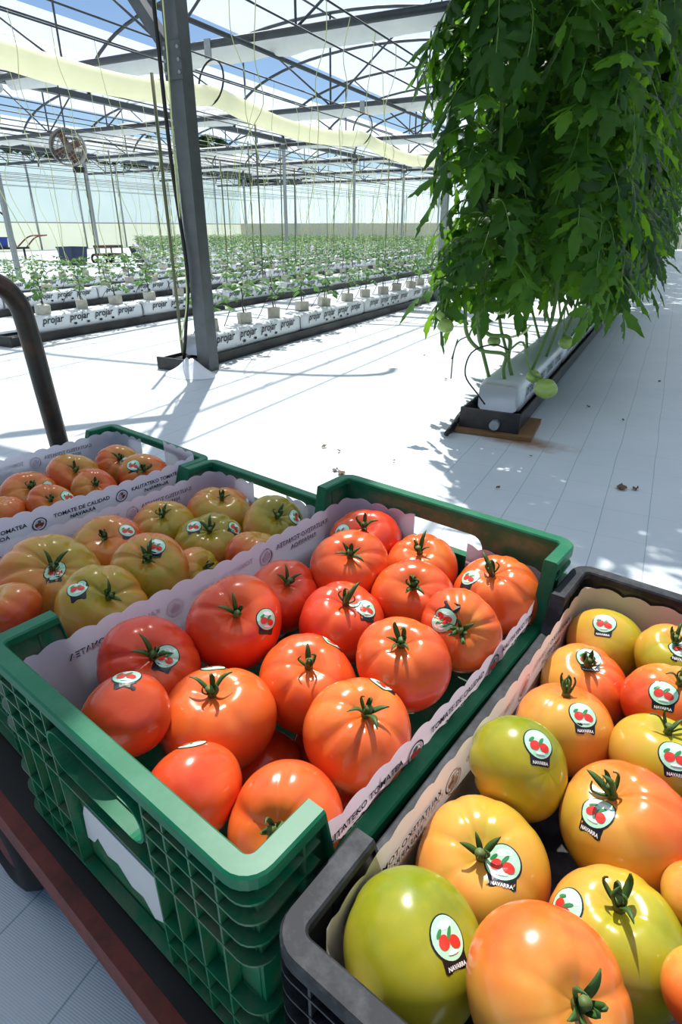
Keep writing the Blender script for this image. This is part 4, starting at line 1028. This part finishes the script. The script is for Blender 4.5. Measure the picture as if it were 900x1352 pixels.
tomatoes('O', .360, [
 A(157, 616, 30, 'brown orange tomato in the back corner of the outermost low crate', OUT, stem=(158, 603), stk=(166, 610, 10)),
 A(98, 631, 34, 'orange brown tomato with tall calyx along the handle side liner', OUT, stem=(100, 618), stk=(122, 626, -30)),
 A(190, 629, 32, 'orange red tomato below the slot of the outermost low crate', OUT, stem=(190, 618), stk=(176, 614, 0), ripe=.7),
 A(126, 648, 30, 'reddish tomato with small calyx by the printed dividing liner', OUT, stem=(127, 637), ripe=.7),
 A(38, 656, 36, 'brown orange tomato with tall curved calyx in outermost low crate', OUT, stem=(42, 640), stk=(65, 643, -10)),
 A(68, 667, 30, 'orange tomato with dark calyx beside the printed liner emblem', OUT, stem=(67, 658), stk=(90, 655, 20)),
 A(6, 678, 28, 'pale brown tomato by the printed liner in outermost low crate', OUT, axis=(0, 0, 1), ripe=.6),
])
YEL = dict(ripe=.55, streak=.1, shoulder=.05, grad=.5, amp=.06, k=.86)
tomatoes('B', .402, [
 A(798, 847, 50, 'olive yellow tomato in the corner of black crate by the black wall', YEL, axis=(.2, .6, -.7), stk=(797, 816, -5), ripe=.3, grad=.3, k=.95),
 A(770, 907, 58, 'orange tomato with sticker over its calyx along the cream liner', YEL, stem=(776, 875), stk=(776, 869, -5), ripe=.6),
 A(886, 872, 48, 'yellow tomato with dark calyx and sticker near the black wall', YEL, stem=(890, 845), stk=(899, 857, 0), ripe=.38),
 A(882, 930, 56, 'orange tomato with sticker between two yellow green tomatoes in black crate', YEL, stem=(899, 899), stk=(876, 914, -5), ripe=.55),
 A(745, 962, 66, 'orange tomato with curled calyx and round sticker beside green tomato', YEL, stem=(750, 912), stk=(772, 943, -8), ripe=.6),
 A(683, 1012, 63, 'green ribbed tomato with orange flank leaning on the cream liner', YEL, axis=(-.55, .35, -.5), stk=(711, 982, -15), ripe=.16, grad=.3, amp=.12, k=.95),
 A(865, 1003, 62, 'yellow green tomato with large curled calyx and sticker', YEL, stem=(880, 962), stk=(888, 998, 0), ripe=.28, grad=.2),
 A(830, 1092, 86, 'large orange yellow tomato with sticker below its long calyx', YEL, stem=(808, 1044), stk=(792, 1072, -5), ripe=.54),
 A(632, 1150, 90, 'large pale yellow tomato with sticker touching its stem', YEL, stem=(634, 1126), stk=(661, 1138, 10), ripe=.42, grad=.15),
 A(820, 1240, 94, 'large yellow orange tomato with spread calyx and pale sticker', YEL, stem=(824, 1192), stk=(752, 1196, -5), ripe=.42, grad=.4, shoulder=.2),
 A(531, 1242, 93, 'smooth green tomato with big sticker in the corner of black crate', YEL, axis=(-.5, -.1, -.7), stk=(577, 1227, -12), ripe=.1, grad=.25, k=.95),
 A(720, 1318, 108, 'big orange tomato with curled stem against the end wall of black crate', YEL, stem=(768, 1328), ripe=.56, grad=.25),
 A(915, 1185, 46, 'small orange tomato beside the spread calyx tomato in black crate', YEL, axis=(.2, .2, -.8), ripe=.6),
 A(925, 1310, 52, 'orange tomato squeezed beside the big curled stem tomato in black crate', YEL, axis=(.2, .2, -.8), ripe=.58),
])
for i, (cr, it, P, R) in enumerate(T): make_tomato(cr, it, P, R, i)
# ------------------------------------------------------------------ litter on the floor
for i, (px, py, s_) in enumerate(((820, 645, .05), (838, 647, .03), (450, 626, .04), (442, 622, .03), (428, 591, .025), (447, 597, .016), (588, 502, .02), (776, 538, .02), (560, 470, .015), (700, 604, .014), (520, 610, .012), (657, 646, .014), (870, 505, .02), (822, 556, .015))):
    P = at(px, py, 0); rnd = random.Random(i); rows = []
    for a in range(6):
        t = a / 5; wd = s_ * .35 * math.sin(math.pi * min(1, .1 + t)) + .001
        rows.append([(t * s_ - s_ / 2, -wd, .004 + .008 * rnd.random()), (t * s_ - s_ / 2, 0, .003 + .01 * t), (t * s_ - s_ / 2, wd, .004 + .012 * rnd.random())])
    o = MB().grid(rows).build('dry_leaf', 'dry_leaf', None, True); o.location = (P.x, P.y, .0); o.rotation_euler = (0, 0, rnd.uniform(0, 6))
    tag(o, 'crumpled dry brown leaf lying on the white ground cover', 'dry leaf', 'dry leaves on the floor')
